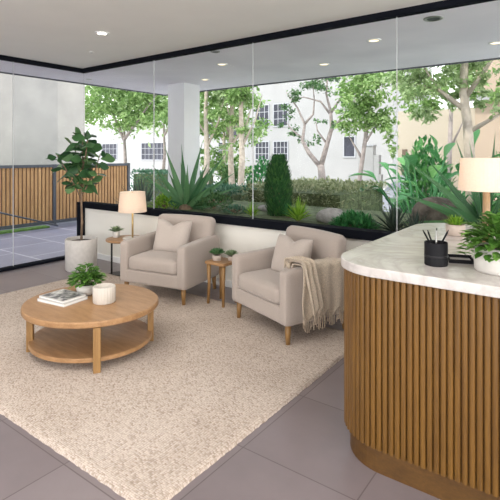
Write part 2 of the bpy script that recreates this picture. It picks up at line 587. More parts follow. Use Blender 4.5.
# black floor track of the left glass, post at the low wall's end, black sill
struct(boxo('trim_4', 'black_frame', XL - 0.05, XL + 0.07, YF, YB - 0.08, 0, 0.035, bevel=0.004))
struct(boxo('trim_5', 'black_frame', XL - 0.04, XL + 0.05, YB - 0.08, YB + 0.06, 0, 0.80))
struct(boxo('window_sill', 'black_frame', XL + 0.05, XR, YB - 0.045, YB + 0.10, 0.715, 0.80, bevel=0.004))
struct(boxo('wall_back', 'low_wall_paint', XL + 0.05, XR + 0.1, YB, YB + 0.12, 0, 0.715))
struct(boxo('baseboard_back', 'baseboard_paint', XL + 0.05, XR, YB - 0.02, YB, 0, 0.075))
# glass panes
joints_y = [YF, -1.6, -0.2, 1.65, 3.055, YB + 0.01]
for i in range(5):
    struct(boxo('window_%d' % (i + 1), 'glass', XL - 0.006, XL + 0.006, joints_y[i] + 0.003, joints_y[i + 1] - 0.003, 0.03, ZC - 0.03))
joints_x = [XL + 0.01, -4.58, -2.988, -1.399, 0.19, 1.78, XR]
for i in range(6):
    struct(boxo('window_%d' % (i + 6), 'glass', joints_x[i] + 0.003, joints_x[i + 1] - 0.003, YB - 0.006, YB + 0.006, 0.79, ZC - 0.03))
m = MB()
for y in joints_y[1:5]:
    m.box(XL - 0.007, XL + 0.007, y - 0.002, y + 0.002, 0.03, ZC - 0.03)
for x in joints_x[1:6]:
    m.box(x - 0.002, x + 0.002, YB - 0.007, YB + 0.007, 0.80, ZC - 0.03)
struct(m.build('trim_6', 'lens_clear'))
# walls behind and beside the camera, with openings added to let daylight in
m = MB()
m.box(XL, XR + 0.1, YF - 0.1, YF, 0, 0.3); m.box(XL, XR + 0.1, YF - 0.1, YF, 2.6, ZC + 0.02)
m.box(XL, -4.6, YF - 0.1, YF, 0.3, 2.6); m.box(2.6, XR + 0.1, YF - 0.1, YF, 0.3, 2.6)
struct(m.build('wall_front', 'plaster'))
m = MB()
m.box(XR, XR + 0.1, YF, YB, 0, 0.3); m.box(XR, XR + 0.1, YF, YB, 2.6, ZC + 0.02)
m.box(XR, XR + 0.1, YF, -2.2, 0.3, 2.6); m.box(XR, XR + 0.1, 2.6, YB, 0.3, 2.6)
struct(m.build('wall_right', 'plaster'))
struct(boxo('roof', 'stucco_shade', XL - 1.2, XR + 3, YF - 1, 6.9, ZC + 0.34, ZC + 0.5))

# ------------------------------------------------------------------ ceiling lights


def downlight(x, y, z, r, glow, label, cat, group, energy, name='downlight', color=(1, 0.93, 0.82)):
    t = empty(name, (x, y, z), 0, label, cat, group)
    m = MB(); m.lathe([(r * 0.80, -0.0), (r * 0.82, -0.010), (r * 1.15, -0.008), (r * 1.2, 0.0), (r * 1.2, 0.012), (r * 0.8, 0.012)], 36)
    m.build('trim_ring', 'baseboard_paint' if glow != 'none' else 'grey_metal', t, smooth=True)
    m = MB(); m.lathe([(r * 0.80, -0.004), (r * 0.80, 0.01)], 30)
    m.build('lens', glow if glow != 'none' else 'dark_metal', t)
    if energy:
        l = light('downlight_beam', 'SPOT', (x, y, z - 0.02), (x, y, 0), energy, color, spot_size=R(120), spot_blend=0.8, shadow_soft_size=0.06)
    return t


downlight(-4.147, 2.994, ZC + 0.02, 0.062, 'downlight_glow', 'bright round recessed downlight in the white ceiling above the armchairs', 'ceiling light', None, 26)
t = empty('ceiling_sensor', (-5.02, 3.47, ZC + 0.02), 0, 'tiny pale flush sprinkler cap in the white ceiling near the glass corner', 'sprinkler')
m = MB(); m.lathe([(0.001, -0.008), (0.03, -0.008), (0.036, 0.0), (0.036, 0.01)], 24); m.build('cap', 'plaster', t)
m = MB(); m.lathe([(0.012, -0.014), (0.014, -0.006)], 16); m.build('plug', 'grey_metal', t)
t = empty('ceiling_sensor', (-6.90, 4.72, ZC + 0.03), 0, 'tiny pale round cap in the outer soffit beyond the glass corner', 'sprinkler')
m = MB(); m.lathe([(0.001, -0.008), (0.045, -0.008), (0.052, 0.0), (0.052, 0.01)], 24); m.build('cap', 'stucco_shade', t)
for x, y, lab in [(-4.24, 5.069, 'warm lit soffit downlight outside, nearest above the white column'),
                  (-5.334, 5.923, 'faint soffit downlight outside, directly beside the top of the white column'),
                  (-3.071, 5.932, 'warm lit soffit downlight outside above the cone shaped shrub'),
                  (-1.976, 5.028, 'warm lit soffit downlight outside, middle of the soffit right of the building windows'),
                  (-0.89, 5.978, 'warm lit soffit downlight outside at the right edge of the view')]:
    downlight(x, y, ZC + 0.03, 0.068, 'soffit_glow', lab, 'ceiling light', None, 3, name='soffit_light', color=(1, 0.8, 0.55))
downlight(-3.79, 4.40, ZC + 0.03, 0.05, 'none', 'small unlit grey soffit fitting outside, just beyond the black ceiling track', 'ceiling light', None, 0, name='soffit_light')
downlight(-1.21, 4.56, ZC + 0.03, 0.075, 'none', 'large unlit dark soffit downlight with a pale ring close to the black track', 'ceiling light', None, 0, name='soffit_light')

# ------------------------------------------------------------------ rug
m = MB()
rx0, rx1, ry0, ry1 = -5.08, -1.478, 1.30, 3.62
random.seed(3)
nx, ny = 180, 116
top = []
for i in range(nx + 1):
    for j in range(ny + 1):
        x = rx0 + (rx1 - rx0) * i / nx; y = ry0 + (ry1 - ry0) * j / ny
        ed = min(i, nx - i, j, ny - j)
        z = 0.018 + random.uniform(-0.0008, 0.0008)
        if ed == 0:
            z = 0.001
            if i in (0, nx): x += random.uniform(-0.003, 0.003)
            if j in (0, ny): y += random.uniform(-0.003, 0.003)
        elif ed == 1:
            z = 0.014
            if i in (1, nx - 1): x += (-0.012 if i == 1 else 0.012)
            if j in (1, ny - 1): y += (-0.012 if j == 1 else 0.012)
        top.append((x, y, z))
fs = [(i * (ny + 1) + j, (i + 1) * (ny + 1) + j, (i + 1) * (ny + 1) + j + 1, i * (ny + 1) + j + 1) for i in range(nx) for j in range(ny)]
m.add(top, fs)
tag(m.build('rug', 'rug_wool', smooth=True), 'large cream chunky woven wool rug under the coffee table and armchairs', 'rug')
RZ = 0.018

# ------------------------------------------------------------------ coffee table
ct = empty('coffee_table', (-3.126, 2.165, RZ), 0, 'round two tier oak coffee table on the cream rug', 'coffee table')
OV = Matrix.Rotation(R(15.5), 4, 'Z') @ Matrix.Diagonal((0.998, 0.920, 1, 1))
m = MB(); m.lathe([(0.001, 0.307), (0.50, 0.307), (0.515, 0.310), (0.52, 0.317), (0.52, 0.342), (0.515, 0.350), (0.506, 0.352), (0.001, 0.352)], 96, OV)
m.build('table_top', 'oak', ct, autos=False)
m = MB(); m.lathe([(0.001, 0.055), (0.462, 0.055), (0.468, 0.06), (0.468, 0.082), (0.462, 0.087), (0.001, 0.087)], 96, OV)
m.build('lower_shelf', 'oak', ct)
for k in range(4):
    a = R((-31, 50, 149, 229)[k]); rr = (0.474, 0.445, 0.474, 0.445)[k]
    m = MB()
    m.box(rr - 0.024, rr + 0.024, -0.025, 0.025, 0.0, 0.3065, Matrix.Translation((0, 0, 0)) @ Matrix.Rotation(a, 4, 'Z'))
    m.build('leg', 'oak_leg', ct, bevel=0.005)
TZ = RZ + 0.352

# books
def book(name, x, y, z, w, d, h, rz, cover, label, group=None):
    t = empty(name, (x, y, z), rz, label, 'book', group)
    m = MB(); m.box(-w / 2 + 0.003, w / 2 - 0.004, -d / 2 + 0.004, d / 2 - 0.004, 0.003, h - 0.003)
    m.build('pages', 'paper', t)
    m = MB(); m.box(-w / 2, w / 2, -d / 2, d / 2, 0, 0.003); m.box(-w / 2, w / 2, -d / 2, d / 2, h - 0.003, h); m.box(-w / 2, -w / 2 + 0.003, -d / 2, d / 2, 0, h)
    m.build('cover', cover, t)
    return t


book('book', -3.315, 2.035, TZ, 0.30, 0.23, 0.022, R(8), 'cover_white', 'white book lying under the grey picture book on the coffee table')
bk = book('book', -3.32, 2.038, TZ + 0.022, 0.285, 0.215, 0.017, R(5), 'cover_white', 'book with a grey photo cover, on top of the white book')
m = MB(); m.box(-0.125, 0.13, -0.095, 0.095, 0.0171, 0.0175); m.build('cover_picture', 'book_photo', bk)


# ---------------- small potted plants
def pot_mesh(prof, mat, t, n=48, name='pot', flute=None):
    m = MB(); m.lathe(prof, n, flute=flute)
    return m.build(name, mat, t, smooth=True)


def bushy(seed, n, r, h, ls, lw, z0, shape='broad', flat=0.0, hang=0.0):
    rn = random.Random(seed); m = MB()
    for i in range(n):
        a = rn.uniform(0, 2 * PI); e = rn.uniform(0.05, 1.0)
        rr = r * math.sqrt(rn.uniform(0, 1))
        zz = z0 + h * (1 - (rr / r) ** 2 * 0.6) * rn.uniform(0.25, 1.0)
        if hang and rr > 0.6 * r: zz -= rn.uniform(0, hang)
        d = Vector((math.cos(a) * (0.4 + rr / r), math.sin(a) * (0.4 + rr / r), rn.uniform(-0.2, 1.0)))
        b = Vector((rr * math.cos(a), rr * math.sin(a), zz))
        m.blade(b - d.normalized() * ls * 0.4, d, ls * rn.uniform(0.7, 1.2), lw * rn.uniform(0.8, 1.2), 0.25, 0.12, 3, shape)
    return m


def stems(seed, n, r, h, z0, rad):
    rn = random.Random(seed); m = MB()
    for i in range(n):
        a = rn.uniform(0, 2 * PI); rr = r * rn.uniform(0.3, 1)
        m.tube([(0.1 * rr * math.cos(a), 0.1 * rr * math.sin(a), z0), (0.5 * rr * math.cos(a), 0.5 * rr * math.sin(a), z0 + h * 0.6), (rr * math.cos(a), rr * math.sin(a), z0 + h)], rad, 5)
    return m


t = empty('potted_plant', (-3.305, 2.235, TZ), 0, 'bushy green herb plant in a pale bowl pot on the coffee table', 'potted plant')
pot_mesh([(0.001, 0), (0.052, 0), (0.066, 0.012), (0.078, 0.05), (0.078, 0.085), (0.073, 0.085), (0.070, 0.07), (0.001, 0.07)], 'white_ceramic', t)
m = MB(); m.lathe([(0.001, 0.068), (0.069, 0.074), (0.001, 0.076)], 24); m.build('soil', 'soil', t)
stems(5, 22, 0.11, 0.12, 0.07, 0.0018).build('stems', 'pot_leaf', t)
bushy(7, 330, 0.135, 0.185, 0.055, 0.032, 0.075, 'broad', hang=0.02).build('foliage', 'pot_leaf', t)

t = empty('candle_holder', (-3.02, 2.20, TZ), 0, 'ribbed cream ceramic candle cup beside the plant on the coffee table', 'candle')
pot_mesh([(0.001, 0), (0.076, 0), (0.081, 0.006), (0.081, 0.118), (0.077, 0.124), (0.066, 0.124), (0.060, 0.09), (0.001, 0.09)], 'ribbed_ceramic', t, 144, 'cup',
         flute=lambda k: 0.05 * abs(math.sin(k * PI / 6)))
m = MB(); m.lathe([(0.001, 0.0895), (0.058, 0.0905), (0.058, 0.094), (0.001, 0.093)], 32); m.build('wax', 'cover_white', t)
m = MB(); m.tube([(0, 0, 0.093), (0.001, 0, 0.102)], 0.001, 5); m.build('wick', 'black_plastic', t)

# ------------------------------------------------------------------ armchairs


def make_armchair(loc, rz, label):
    t = empty('armchair', loc, rz, label, 'armchair', None)
    W, D = 0.41, 0.36
    # upholstered base
    softbox(-W + 0.012, W - 0.012, -D + 0.004, D - 0.03, 0.155, 0.295, 0.0, 8, rnd=0.02).build('seat_base', 'chair_fabric', t, smooth=True)
    for s in (-1, 1):
        def sh(p, u, w, tt, s=s):
            # arm top slopes up very slightly to the back and the front edge leans
            p.z += 0.012 * w * max(0, tt)
            return p
        xa, xb = (W - 0.105, W) if s > 0 else (-W, -W + 0.105)
        softbox(xa, xb, -D, D - 0.01, 0.150, 0.590, 0.004, 10, rnd=0.030, dent=sh).build('arm', 'chair_fabric', t, smooth=True)
    # backrest leaning back
    Mx = Matrix.Translation((0, D - 0.165, 0.135)) @ Matrix.Rotation(R(-9), 4, 'X')
    softbox(-0.365, 0.365, -0.075, 0.075, 0.02, 0.665, 0.012, 10, Mx, rnd=0.055).build('backrest', 'chair_fabric', t, smooth=True)
    # seat cushion
    softbox(-W + 0.108, W - 0.108, -D + 0.0, D - 0.20, 0.285, 0.430, 0.022, 10, rnd=0.045).build('seat_cushion', 'chair_fabric', t, smooth=True)
    # seam piping round the cushion
    m = MB()
    for z in (0.315,):
        x0, x1, y0 = -W + 0.112, W - 0.112, -D - 0.004
        m.tube([(x0, y0 + 0.03, z), (x0 + 0.03, y0, z), (0, y0 - 0.004, z), (x1 - 0.03, y0, z), (x1, y0 + 0.03, z)], 0.004, 6)
    m.build('piping', 'chair_fabric', t, smooth=True)
    for sx in (-1, 1):
        for sy in (-1, 1):
            m = MB()
            bx, by = sx * (W - 0.055), sy * (D - 0.06)
            m.tube([(bx, by, 0.165), (bx + sx * 0.006, by + sy * 0.006, 0.0)], [0.027, 0.017], 14)
            m.build('leg', 'oak_leg', t, smooth=True)
    return t


def place(FR, rz):
    """centre of a chair whose front right corner stands at FR"""
    r = R(rz)
    u = Vector((-math.cos(r), -math.sin(r))); v = Vector((-math.sin(r), math.cos(r)))
    p = Vector(FR) + u * 0.41 + v * 0.36
    return (p.x, p.y, 0.018)


RZ1, RZ2 = 11, -20
A1 = make_armchair(place((-3.19, 3.25), RZ1), R(RZ1), 'beige upholstered armchair beside the lit lamp, facing the coffee table')
A2 = copy_tree(A1)
A2.location = place((-1.885, 3.02), RZ2); A2.rotation_euler = (0, 0, R(RZ2))
A2['label'] = 'beige upholstered armchair next to the reception desk, throw blanket over its arm'


def pillow(label, chair, lx, ly, lz, size, tilt, yaw, chop):
    """square cushion with pinched corners and a dented top edge"""
    n = 18
    m = MB(); vs = []; fs = []
    for side in (1, -1):
        for i in range(n + 1):
            for j in range(n + 1):
                u, v = 2 * i / n - 1, 2 * j / n - 1
                pinch = 1 - 0.07 * (1 - u * u) * abs(v) ** 3 - 0.0
                pinch2 = 1 - 0.07 * (1 - v * v) * abs(u) ** 3
                x = u * size * 0.60 * pinch2
                z = v * size / 2 * pinch
                th = 0.075 * ((1 - u ** 4) * (1 - v ** 4)) ** 0.55
                if v > 0:
                    dd = math.exp(-(u / 0.30) ** 2)
                    z -= chop * dd * v ** 2
                    th *= 1 - 0.45 * dd * v
                wr = 0.004 * math.sin(5 * u + 3 * v) * (1 - u * u) * (1 - v * v)
                vs.append((x, side * th - wr, z))
        off = (0 if side == 1 else (n + 1) ** 2)
        for i in range(n):
            for j in range(n):
                q = (off + i * (n + 1) + j, off + (i + 1) * (n + 1) + j, off + (i + 1) * (n + 1) + j + 1, off + i * (n + 1) + j + 1)
                fs.append(q[::-1] if side == -1 else q)
    m.add(vs, fs)
    o = m.build('cushion', 'pillow_fabric', smooth=True)
    o.data.update()
    bm = bmesh.new(); bm.from_mesh(o.data); bmesh.ops.remove_doubles(bm, verts=bm.verts, dist=0.0005)
    bmesh.ops.recalc_face_normals(bm, faces=bm.faces); bm.to_mesh(o.data); bm.free()
    cm = Matrix.Translation(chair.location) @ Matrix.Rotation(chair.rotation_euler[2], 4, 'Z')
    o.matrix_world = cm @ Matrix.Translation((lx, ly, lz)) @ Matrix.Rotation(R(yaw), 4, 'Z') @ Matrix.Rotation(R(tilt), 4, 'X')
    q = o.modifiers.new('u', 'SUBSURF'); q.levels = 1; q.render_levels = 1
    return tag(o, label, 'cushion')


pillow('pale throw cushion with a dented top on the armchair beside the lit lamp', A1, 0.0, 0.015, 0.595, 0.385, -17, 0, 0.060)
pillow('pale throw cushion with a pointed corner on the armchair next to the desk', A2, 0.005, 0.015, 0.585, 0.375, -17, 4, 0.045)

# throw blanket over the outer arm of the armchair next to the desk
tb = empty('throw_blanket', A2.location, A2.rotation_euler[2], 'tan fringed throw blanket draped over the arm of the armchair next to the desk', 'blanket')


def arm_path(s, off):
    """walk over the arm: inner side up, across the top, down the outer side; s in metres"""
    xi, xo, zt = 0.305 - off, 0.41 + off, 0.597 + off
    L1 = 0.10
    L2 = xo - xi
    r = 0.03
    if s < L1: return (xi, zt - (L1 - s))
    s -= L1
    if s < L2:
        q = s / L2
        lift = 0.0
        zz = zt - 0.022 * (abs(2 * q - 1)) ** 4
        return (xi + s, zz)
    s -= L2
    return (xo + 0.008 * math.sin(s * 9), zt - 0.022 - s)


m = MB()


def main_cloth(u, v):
    y0, y1 = -0.21, 0.31
    s = v * 0.64
    y = y0 + (y1 - y0) * u + 0.02 * math.sin(v * 6 + u * 4) * v
    w = max(0.0, (s - 0.15)) / 0.35
    off = 0.010 + 0.010 * (1 + math.sin(u * 26 + v * 2)) * (0.35 + w) * 0.6
    x, z = arm_path(s, off)
    return (x, y, z)


m.grid(main_cloth, 60, 40)
m.build('cloth', 'throw_fabric', tb, smooth=True, solid=0.008)
m = MB()


def front_fold(u, v):
    s = 0.02 + v * 0.67
    wv = max(0.0, s - 0.2)
    yc = -0.19 + 0.02 * v - 0.03 * math.sin(v * 3.5) + 0.10 * v
    y = yc + (u - 0.5) * (0.13 - 0.02 * v)
    off = 0.036 + 0.014 * (1 + math.sin(u * 15 + v * 3))
    x, z = arm_path(s, off)
    return (x, y, z)


m.grid(front_fold, 24, 40)
m.build('folded_edge', 'throw_fabric', tb, smooth=True, solid=0.009)
m = MB(); rn = random.Random(11)
for i in range(42):
    u = i / 41
    x, y, z = main_cloth(u, 1.0)
    dx = rn.uniform(-0.006, 0.01); dy = rn.uniform(-0.012, 0.012)
    m.tube([(x, y, z + 0.01), (x + dx * 0.5, y + dy * 0.4, z - 0.05), (x + dx, y + dy, z - 0.085 - rn.uniform(0, 0.015))], [0.0035, 0.0028, 0.0042], 5)
for i in range(16):
    x, y, z = front_fold(i / 15, 1.0)
    dy = rn.uniform(-0.012, 0.012)
    m.tube([(x, y, z + 0.01), (x, y + dy * 0.5, z - 0.05), (x + 0.004, y + dy, z - 0.095 - rn.uniform(0, 0.015))], [0.0035, 0.0028, 0.0042], 5)
m.build('fringe', 'fringe_wool', tb, smooth=True)

# ------------------------------------------------------------------ side tables, lamps, small pots


def sprout_pot(x, y, z, r, h, mat, label, kind, seed, leafmat, spread, lh):
    t = empty('potted_plant', (x, y, z), 0, label, 'potted plant')
    pot_mesh([(0.001, 0), (r * 0.86, 0), (r * 0.95, h * 0.1), (r, h * 0.5), (r, h), (r * 0.9, h), (r * 0.88, h * 0.86), (0.001, h * 0.86)], mat, t, 36)
    m = MB(); m.lathe([(0.001, h * 0.86), (r * 0.87, h * 0.88), (0.001, h * 0.9)], 20); m.build('soil', 'soil', t)
    rn = random.Random(seed); m = MB()
    if kind == 'rosette':
        for ring, (cnt, el) in enumerate(((14, 12), (12, 32), (9, 52), (6, 72))):
            for k in range(cnt):
                a = 2 * PI * k / cnt + ring * 0.4 + rn.uniform(-.1, .1); e = R(el)
                d = (math.cos(a) * math.cos(e), math.sin(a) * math.cos(e), math.sin(e))
                m.blade((0, 0, h * 0.9 + 0.008), d, spread * (1 - 0.12 * ring), spread * 0.42, -0.12, 0.3, 4, 'broad')
    else:
        for k in range(90):
            a = rn.uniform(0, 2 * PI); e = R(rn.uniform(25, 88))
            rr = r * 0.6 * rn.random()
            d = (math.cos(a) * math.cos(e), math.sin(a) * math.cos(e), math.sin(e))
            m.blade((rr * math.cos(a), rr * math.sin(a), h * 0.9), d, lh * rn.uniform(0.6, 1.1), spread * 0.22, 0.3, 0.15, 4, 'sword' if kind == 'grass' else 'broad')
    m.build('foliage', leafmat, t)
    return t


def table_lamp(x, y, z, label, pole_mat, base, pole_r, h_pole, r_bot, r_top, h_shade, square=False, energy=6):
    t = empty('table_lamp', (x, y, z), R(20), label, 'table lamp')
    m = MB()
    m.lathe([(0.001, 0), (base, 0), (base, 0.014), (base * 0.94, 0.018), (0.001, 0.018)], 40)
    m.build('base', 'white_ceramic' if not square else 'lamp_wood', t, smooth=False)
    m = MB()
    if square: m.tube([(0, 0, 0.018), (0, 0, h_pole)], [pole_r * 1.15, pole_r], 24)
    else: m.tube([(0, 0, 0.018), (0, 0, h_pole)], pole_r, 20)
    m.build('pole', pole_mat, t, smooth=True)
    zs = h_pole + 0.005
    m = MB(); m.tube([(0, 0, h_pole), (0, 0, h_pole + 0.05)], 0.011, 12)
    m.build('socket', 'brass', t, smooth=True)
    m = MB()
    m.lathe([(0.001, h_pole + 0.05), (0.018, h_pole + 0.055), (0.03, h_pole + 0.085), (0.026, h_pole + 0.11), (0.001, h_pole + 0.12)], 20)
    m.build('bulb', 'lamp_glow', t, smooth=True)
    # shade: thin walled truncated cone, open above and below, with a spider ring
    m = MB(); n = 48; vs = []; fs = []
    prof = [(r_bot, zs), (r_top, zs + h_shade), (r_top - 0.003, zs + h_shade), (r_bot - 0.003, zs)]
    for r, zz in prof:
        for k in range(n):
            a = 2 * PI * k / n; vs.append((r * math.cos(a), r * math.sin(a), zz))
    for i in range(4):
        i2 = (i + 1) % 4
        for k in range(n):
            k2 = (k + 1) % n; fs.append((i * n + k, i * n + k2, i2 * n + k2, i2 * n + k))
    m.add(vs, fs)
    m.build('lamp_shade', 'shade_linen', t)
    m = MB()
    for k in range(3):
        a = 2 * PI * k / 3
        m.tube([(0, 0, zs + h_shade - 0.012), (math.cos(a) * (r_top - 0.002), math.sin(a) * (r_top - 0.002), zs + h_shade - 0.012)], 0.002, 5)
    m.tube([(0, 0, h_pole + 0.04), (0, 0, zs + h_shade)], 0.003, 6)
    m.build('shade_ring', 'brass', t)
    l = light('lamp_light', 'POINT', (x, y, z + h_pole + 0.09), (x, y, 0), energy, (1.0, 0.92, 0.80), shadow_soft_size=0.04)
    return t


# round table by the lit lamp
S1 = (-4.665, 3.715)
t = empty('side_table', (S1[0], S1[1], 0), 0, 'round wooden side table on a black stem carrying the lit lamp', 'side table')
m = MB(); m.lathe([(0.001, 0.44), (0.235, 0.44), (0.24, 0.446), (0.24, 0.460), (0.235, 0.466), (0.001, 0.466)], 64); m.build('table_top', 'oak', t)
m = MB(); m.tube([(-0.16, -0.09, 0.018), (-0.16, -0.09, 0.44)], 0.011, 14); m.build('stem', 'black_metal', t, smooth=True)
m = MB(); m.lathe([(0.001, 0), (0.155, 0), (0.155, 0.012), (0.001, 0.012)], 48, Matrix.Translation((-0.08, -0.03, 0.0))); 
m.box(-0.172, -0.02, -0.102, -0.02, 0.010, 0.018); m.build('foot_plate', 'black_metal', t)
table_lamp(S1[0] + 0.105, S1[1] + 0.02, 0.466, 'lit table lamp with cream drum shade and brass stem on the round side table', 'brass', 0.12, 0.012, 0.33, 0.172, 0.152, 0.245, energy=1.35)
sprout_pot(S1[0] - 0.15, S1[1] - 0.03, 0.466, 0.043, 0.075, 'white_ceramic', 'small pale green sprig plant in a white cup beside the lit lamp', 'sprig', 21, 'sprig_leaf', 0.11, 0.115)

# small wooden table between the armchairs
t = empty('side_table', (-2.985, 3.57, 0.018), R(-2), 'small square wooden side table between the two armchairs', 'side table')
boxo('table_top', 'oak', -0.125, 0.125, -0.12, 0.12, 0.395, 0.425, t, 0.006)
for sx in (-1, 1):
    for sy in (-1, 1):
        m = MB()
        m.tube([(sx * 0.098, sy * 0.09, 0.395), (sx * 0.094, sy * 0.088, 0.20), (sx * 0.102, sy * 0.095, 0.0)], [0.022, 0.016, 0.014], 10)
        m.build('leg', 'oak_leg', t, smooth=True)
sprout_pot(-3.03, 3.545, 0.443, 0.046, 0.055, 'blush_ceramic', 'green rosette succulent in a blush pot on the table between the armchairs', 'rosette', 31, 'succulent_leaf', 0.09, 0.06)
sprout_pot(-2.91, 3.625, 0.443, 0.036, 0.045, 'blush_ceramic', 'grey green succulent in the smaller pot, right one on the table between the armchairs', 'rosette', 32, 'sprig_leaf', 0.078, 0.05)

# ------------------------------------------------------------------ fiddle leaf fig
ft = empty('potted_fig_tree', (-5.395, 3.575, 0), 0, 'tall fiddle leaf fig tree in a white textured cylinder pot by the glass corner', 'potted tree')
m = MB(); m.lathe([(0.001, 0), (0.185, 0), (0.195, 0.01), (0.20, 0.40), (0.192, 0.41), (0.18, 0.405), (0.178, 0.36), (0.001, 0.36)], 64,
                  flute=lambda k: 0.012 * (k % 2))
m.build('pot', 'pot_stone', ft, smooth=True)
m = MB(); m.lathe([(0.001, 0.36), (0.178, 0.365), (0.001, 0.385)], 30); m.build('soil', 'soil', ft)
cr = Vector((math.cos(R(36.45)), math.sin(R(36.45)), 0)); cf = Vector((-cr.y, cr.x, 0))


def V(a, z, b=0.0):
    return cr * a + cf * b + Vector((0, 0, z))


m = MB()
branches = [
    [V(0, 0.36), V(0.01, 0.62), V(0.0, 0.92), V(0.0, 1.15), V(0.02, 1.38), V(0.0, 1.62, 0.03), V(0.03, 1.74)],
    [V(0.0, 0.92), V(-0.07, 1.12, -0.05), V(-0.19, 1.34, -0.07), V(-0.30, 1.50, -0.05)],
    [V(0.0, 0.95), V(0.08, 1.12, 0.04), V(0.17, 1.32, 0.06), V(0.24, 1.52, 0.03)],
    [V(0.0, 1.15), V(-0.08, 1.38, 0.08), V(-0.12, 1.60, 0.10)],
    [V(0.01, 1.3), V(0.09, 1.5, -0.09), V(0.12, 1.72, -0.10)],
]
for i, b_ in enumerate(branches):
    m.tube(b_, [0.016 - 0.0018 * k if i == 0 else 0.010 - 0.0015 * k for k in range(len(b_))], 9)
m.build('trunk', 'bark_brown', ft, smooth=True)
m = MB(); rn = random.Random(5)


def along(b_, t):
    f = t * (len(b_) - 1); i = min(int(f), len(b_) - 2)
    return b_[i].lerp(b_[i + 1], f - i)


for bi, (b_, cnt, t0) in enumerate(zip(branches, (36, 22, 22, 17, 17), (0.45, 0.15, 0.15, 0.15, 0.15))):
    for k in range(cnt):
        tt = t0 + (1 - t0) * (k + 0.5) / cnt
        p = along(b_, tt)
        a = k * 2.4 + bi + rn.uniform(-0.3, 0.3)
        e = R(rn.uniform(-25, 35)) + R(40) * max(0, tt - 0.8) * 4
        d = Vector((math.cos(a) * math.cos(e), math.sin(a) * math.cos(e), math.sin(e)))
        L = rn.uniform(0.14, 0.21)
        m.tube([p, p + d * 0.04], 0.003, 5)
        sd = Vector((rn.gauss(0, 1), rn.gauss(0, 1), rn.gauss(0, 0.7))); sd -= d * sd.dot(d)
        m.blade(p + d * 0.035, d, L, L * 0.70, rn.uniform(0.1, 0.4), rn.uniform(0.05, 0.15), 7, 'broad', sd)
m.build('foliage', 'fig_leaf', ft, smooth=True)

# ------------------------------------------------------------------ reception desk


def rounded(x0, x1, y0, y1, r, n=14):
    """outline with the two left corners rounded, right end square"""
    p = [(x1, y0)]
    p += [(x0 + r + r * math.cos(a), y0 + r + r * math.sin(a)) for a in [R(270 - 90 * k / n) for k in range(n + 1)]]
    p += [(x0 + r + r * math.cos(a), y1 - r + r * math.sin(a)) for a in [R(180 - 90 * k / n) for k in range(n + 1)]]
    p += [(x1, y1)]
    return p[::-1]


rd = empty('reception_desk', (0, 0, 0), 0, 'fluted oak reception desk with white marble top and rounded corner', 'desk')
DX0, DX1, DY0, DY1 = -1.08, 1.3, 2.07, 3.80
m = MB(); m.prism(rounded(DX0, DX1, DY0, DY1, 0.27), 0.928, 0.975); m.build('worktop', 'marble', rd, bevel=0.006)
m = MB(); m.prism(rounded(DX0 + 0.045, DX1 - 0.04, DY0 + 0.045, DY1 - 0.045, 0.235), 0.0, 0.125); m.build('plinth', 'plinth_wood', rd)
core = rounded(DX0 + 0.03, DX1 - 0.03, DY0 + 0.03, DY1 - 0.03, 0.25)
m = MB(); m.prism(core, 0.125, 0.928); m.build('carcass', 'plinth_wood', rd)
# fluting
pl = rounded(DX0 + 0.03, DX1 - 0.03, DY0 + 0.03, DY1 - 0.03, 0.25, 40)[::-1]
cum = [0]
for a_, b_ in zip(pl, pl[1:]): cum.append(cum[-1] + math.dist(a_, b_))


def at_s(s):
    s = max(0, min(cum[-1] - 1e-6, s))
    i = max(k for k in range(len(cum)) if cum[k] <= s)
    f = (s - cum[i]) / (cum[i + 1] - cum[i])
    a_, b_ = pl[i], pl[i + 1]
    x = a_[0] + (b_[0] - a_[0]) * f; y = a_[1] + (b_[1] - a_[1]) * f
    tx, ty = b_[0] - a_[0], b_[1] - a_[1]; l = math.hypot(tx, ty); tx /= l; ty /= l
    return x, y, ty, -tx


m = MB(); pitch = 0.0285; s = 0.004
while s < cum[-1] - 0.03:
    prof = []
    for q, off in ((0.0, 0.0), (0.0, 0.010), (0.10, 0.0145), (0.28, 0.0165), (0.56, 0.0165), (0.74, 0.0145), (0.84, 0.010), (0.84, 0.0)):
        x, y, nx_, ny_ = at_s(s + q * pitch)
        prof.append((x - nx_ * -off if False else x + nx_ * off * -1, y + ny_ * off * -1))
    m.prism(prof, 0.125, 0.9275)
    s += pitch
fl = m.build('fluted_panel', 'fluted_wood', rd)
bm = bmesh.new(); bm.from_mesh(fl.data); bmesh.ops.recalc_face_normals(bm, faces=bm.faces); bm.to_mesh(fl.data); bm.free()
DZ = 0.975

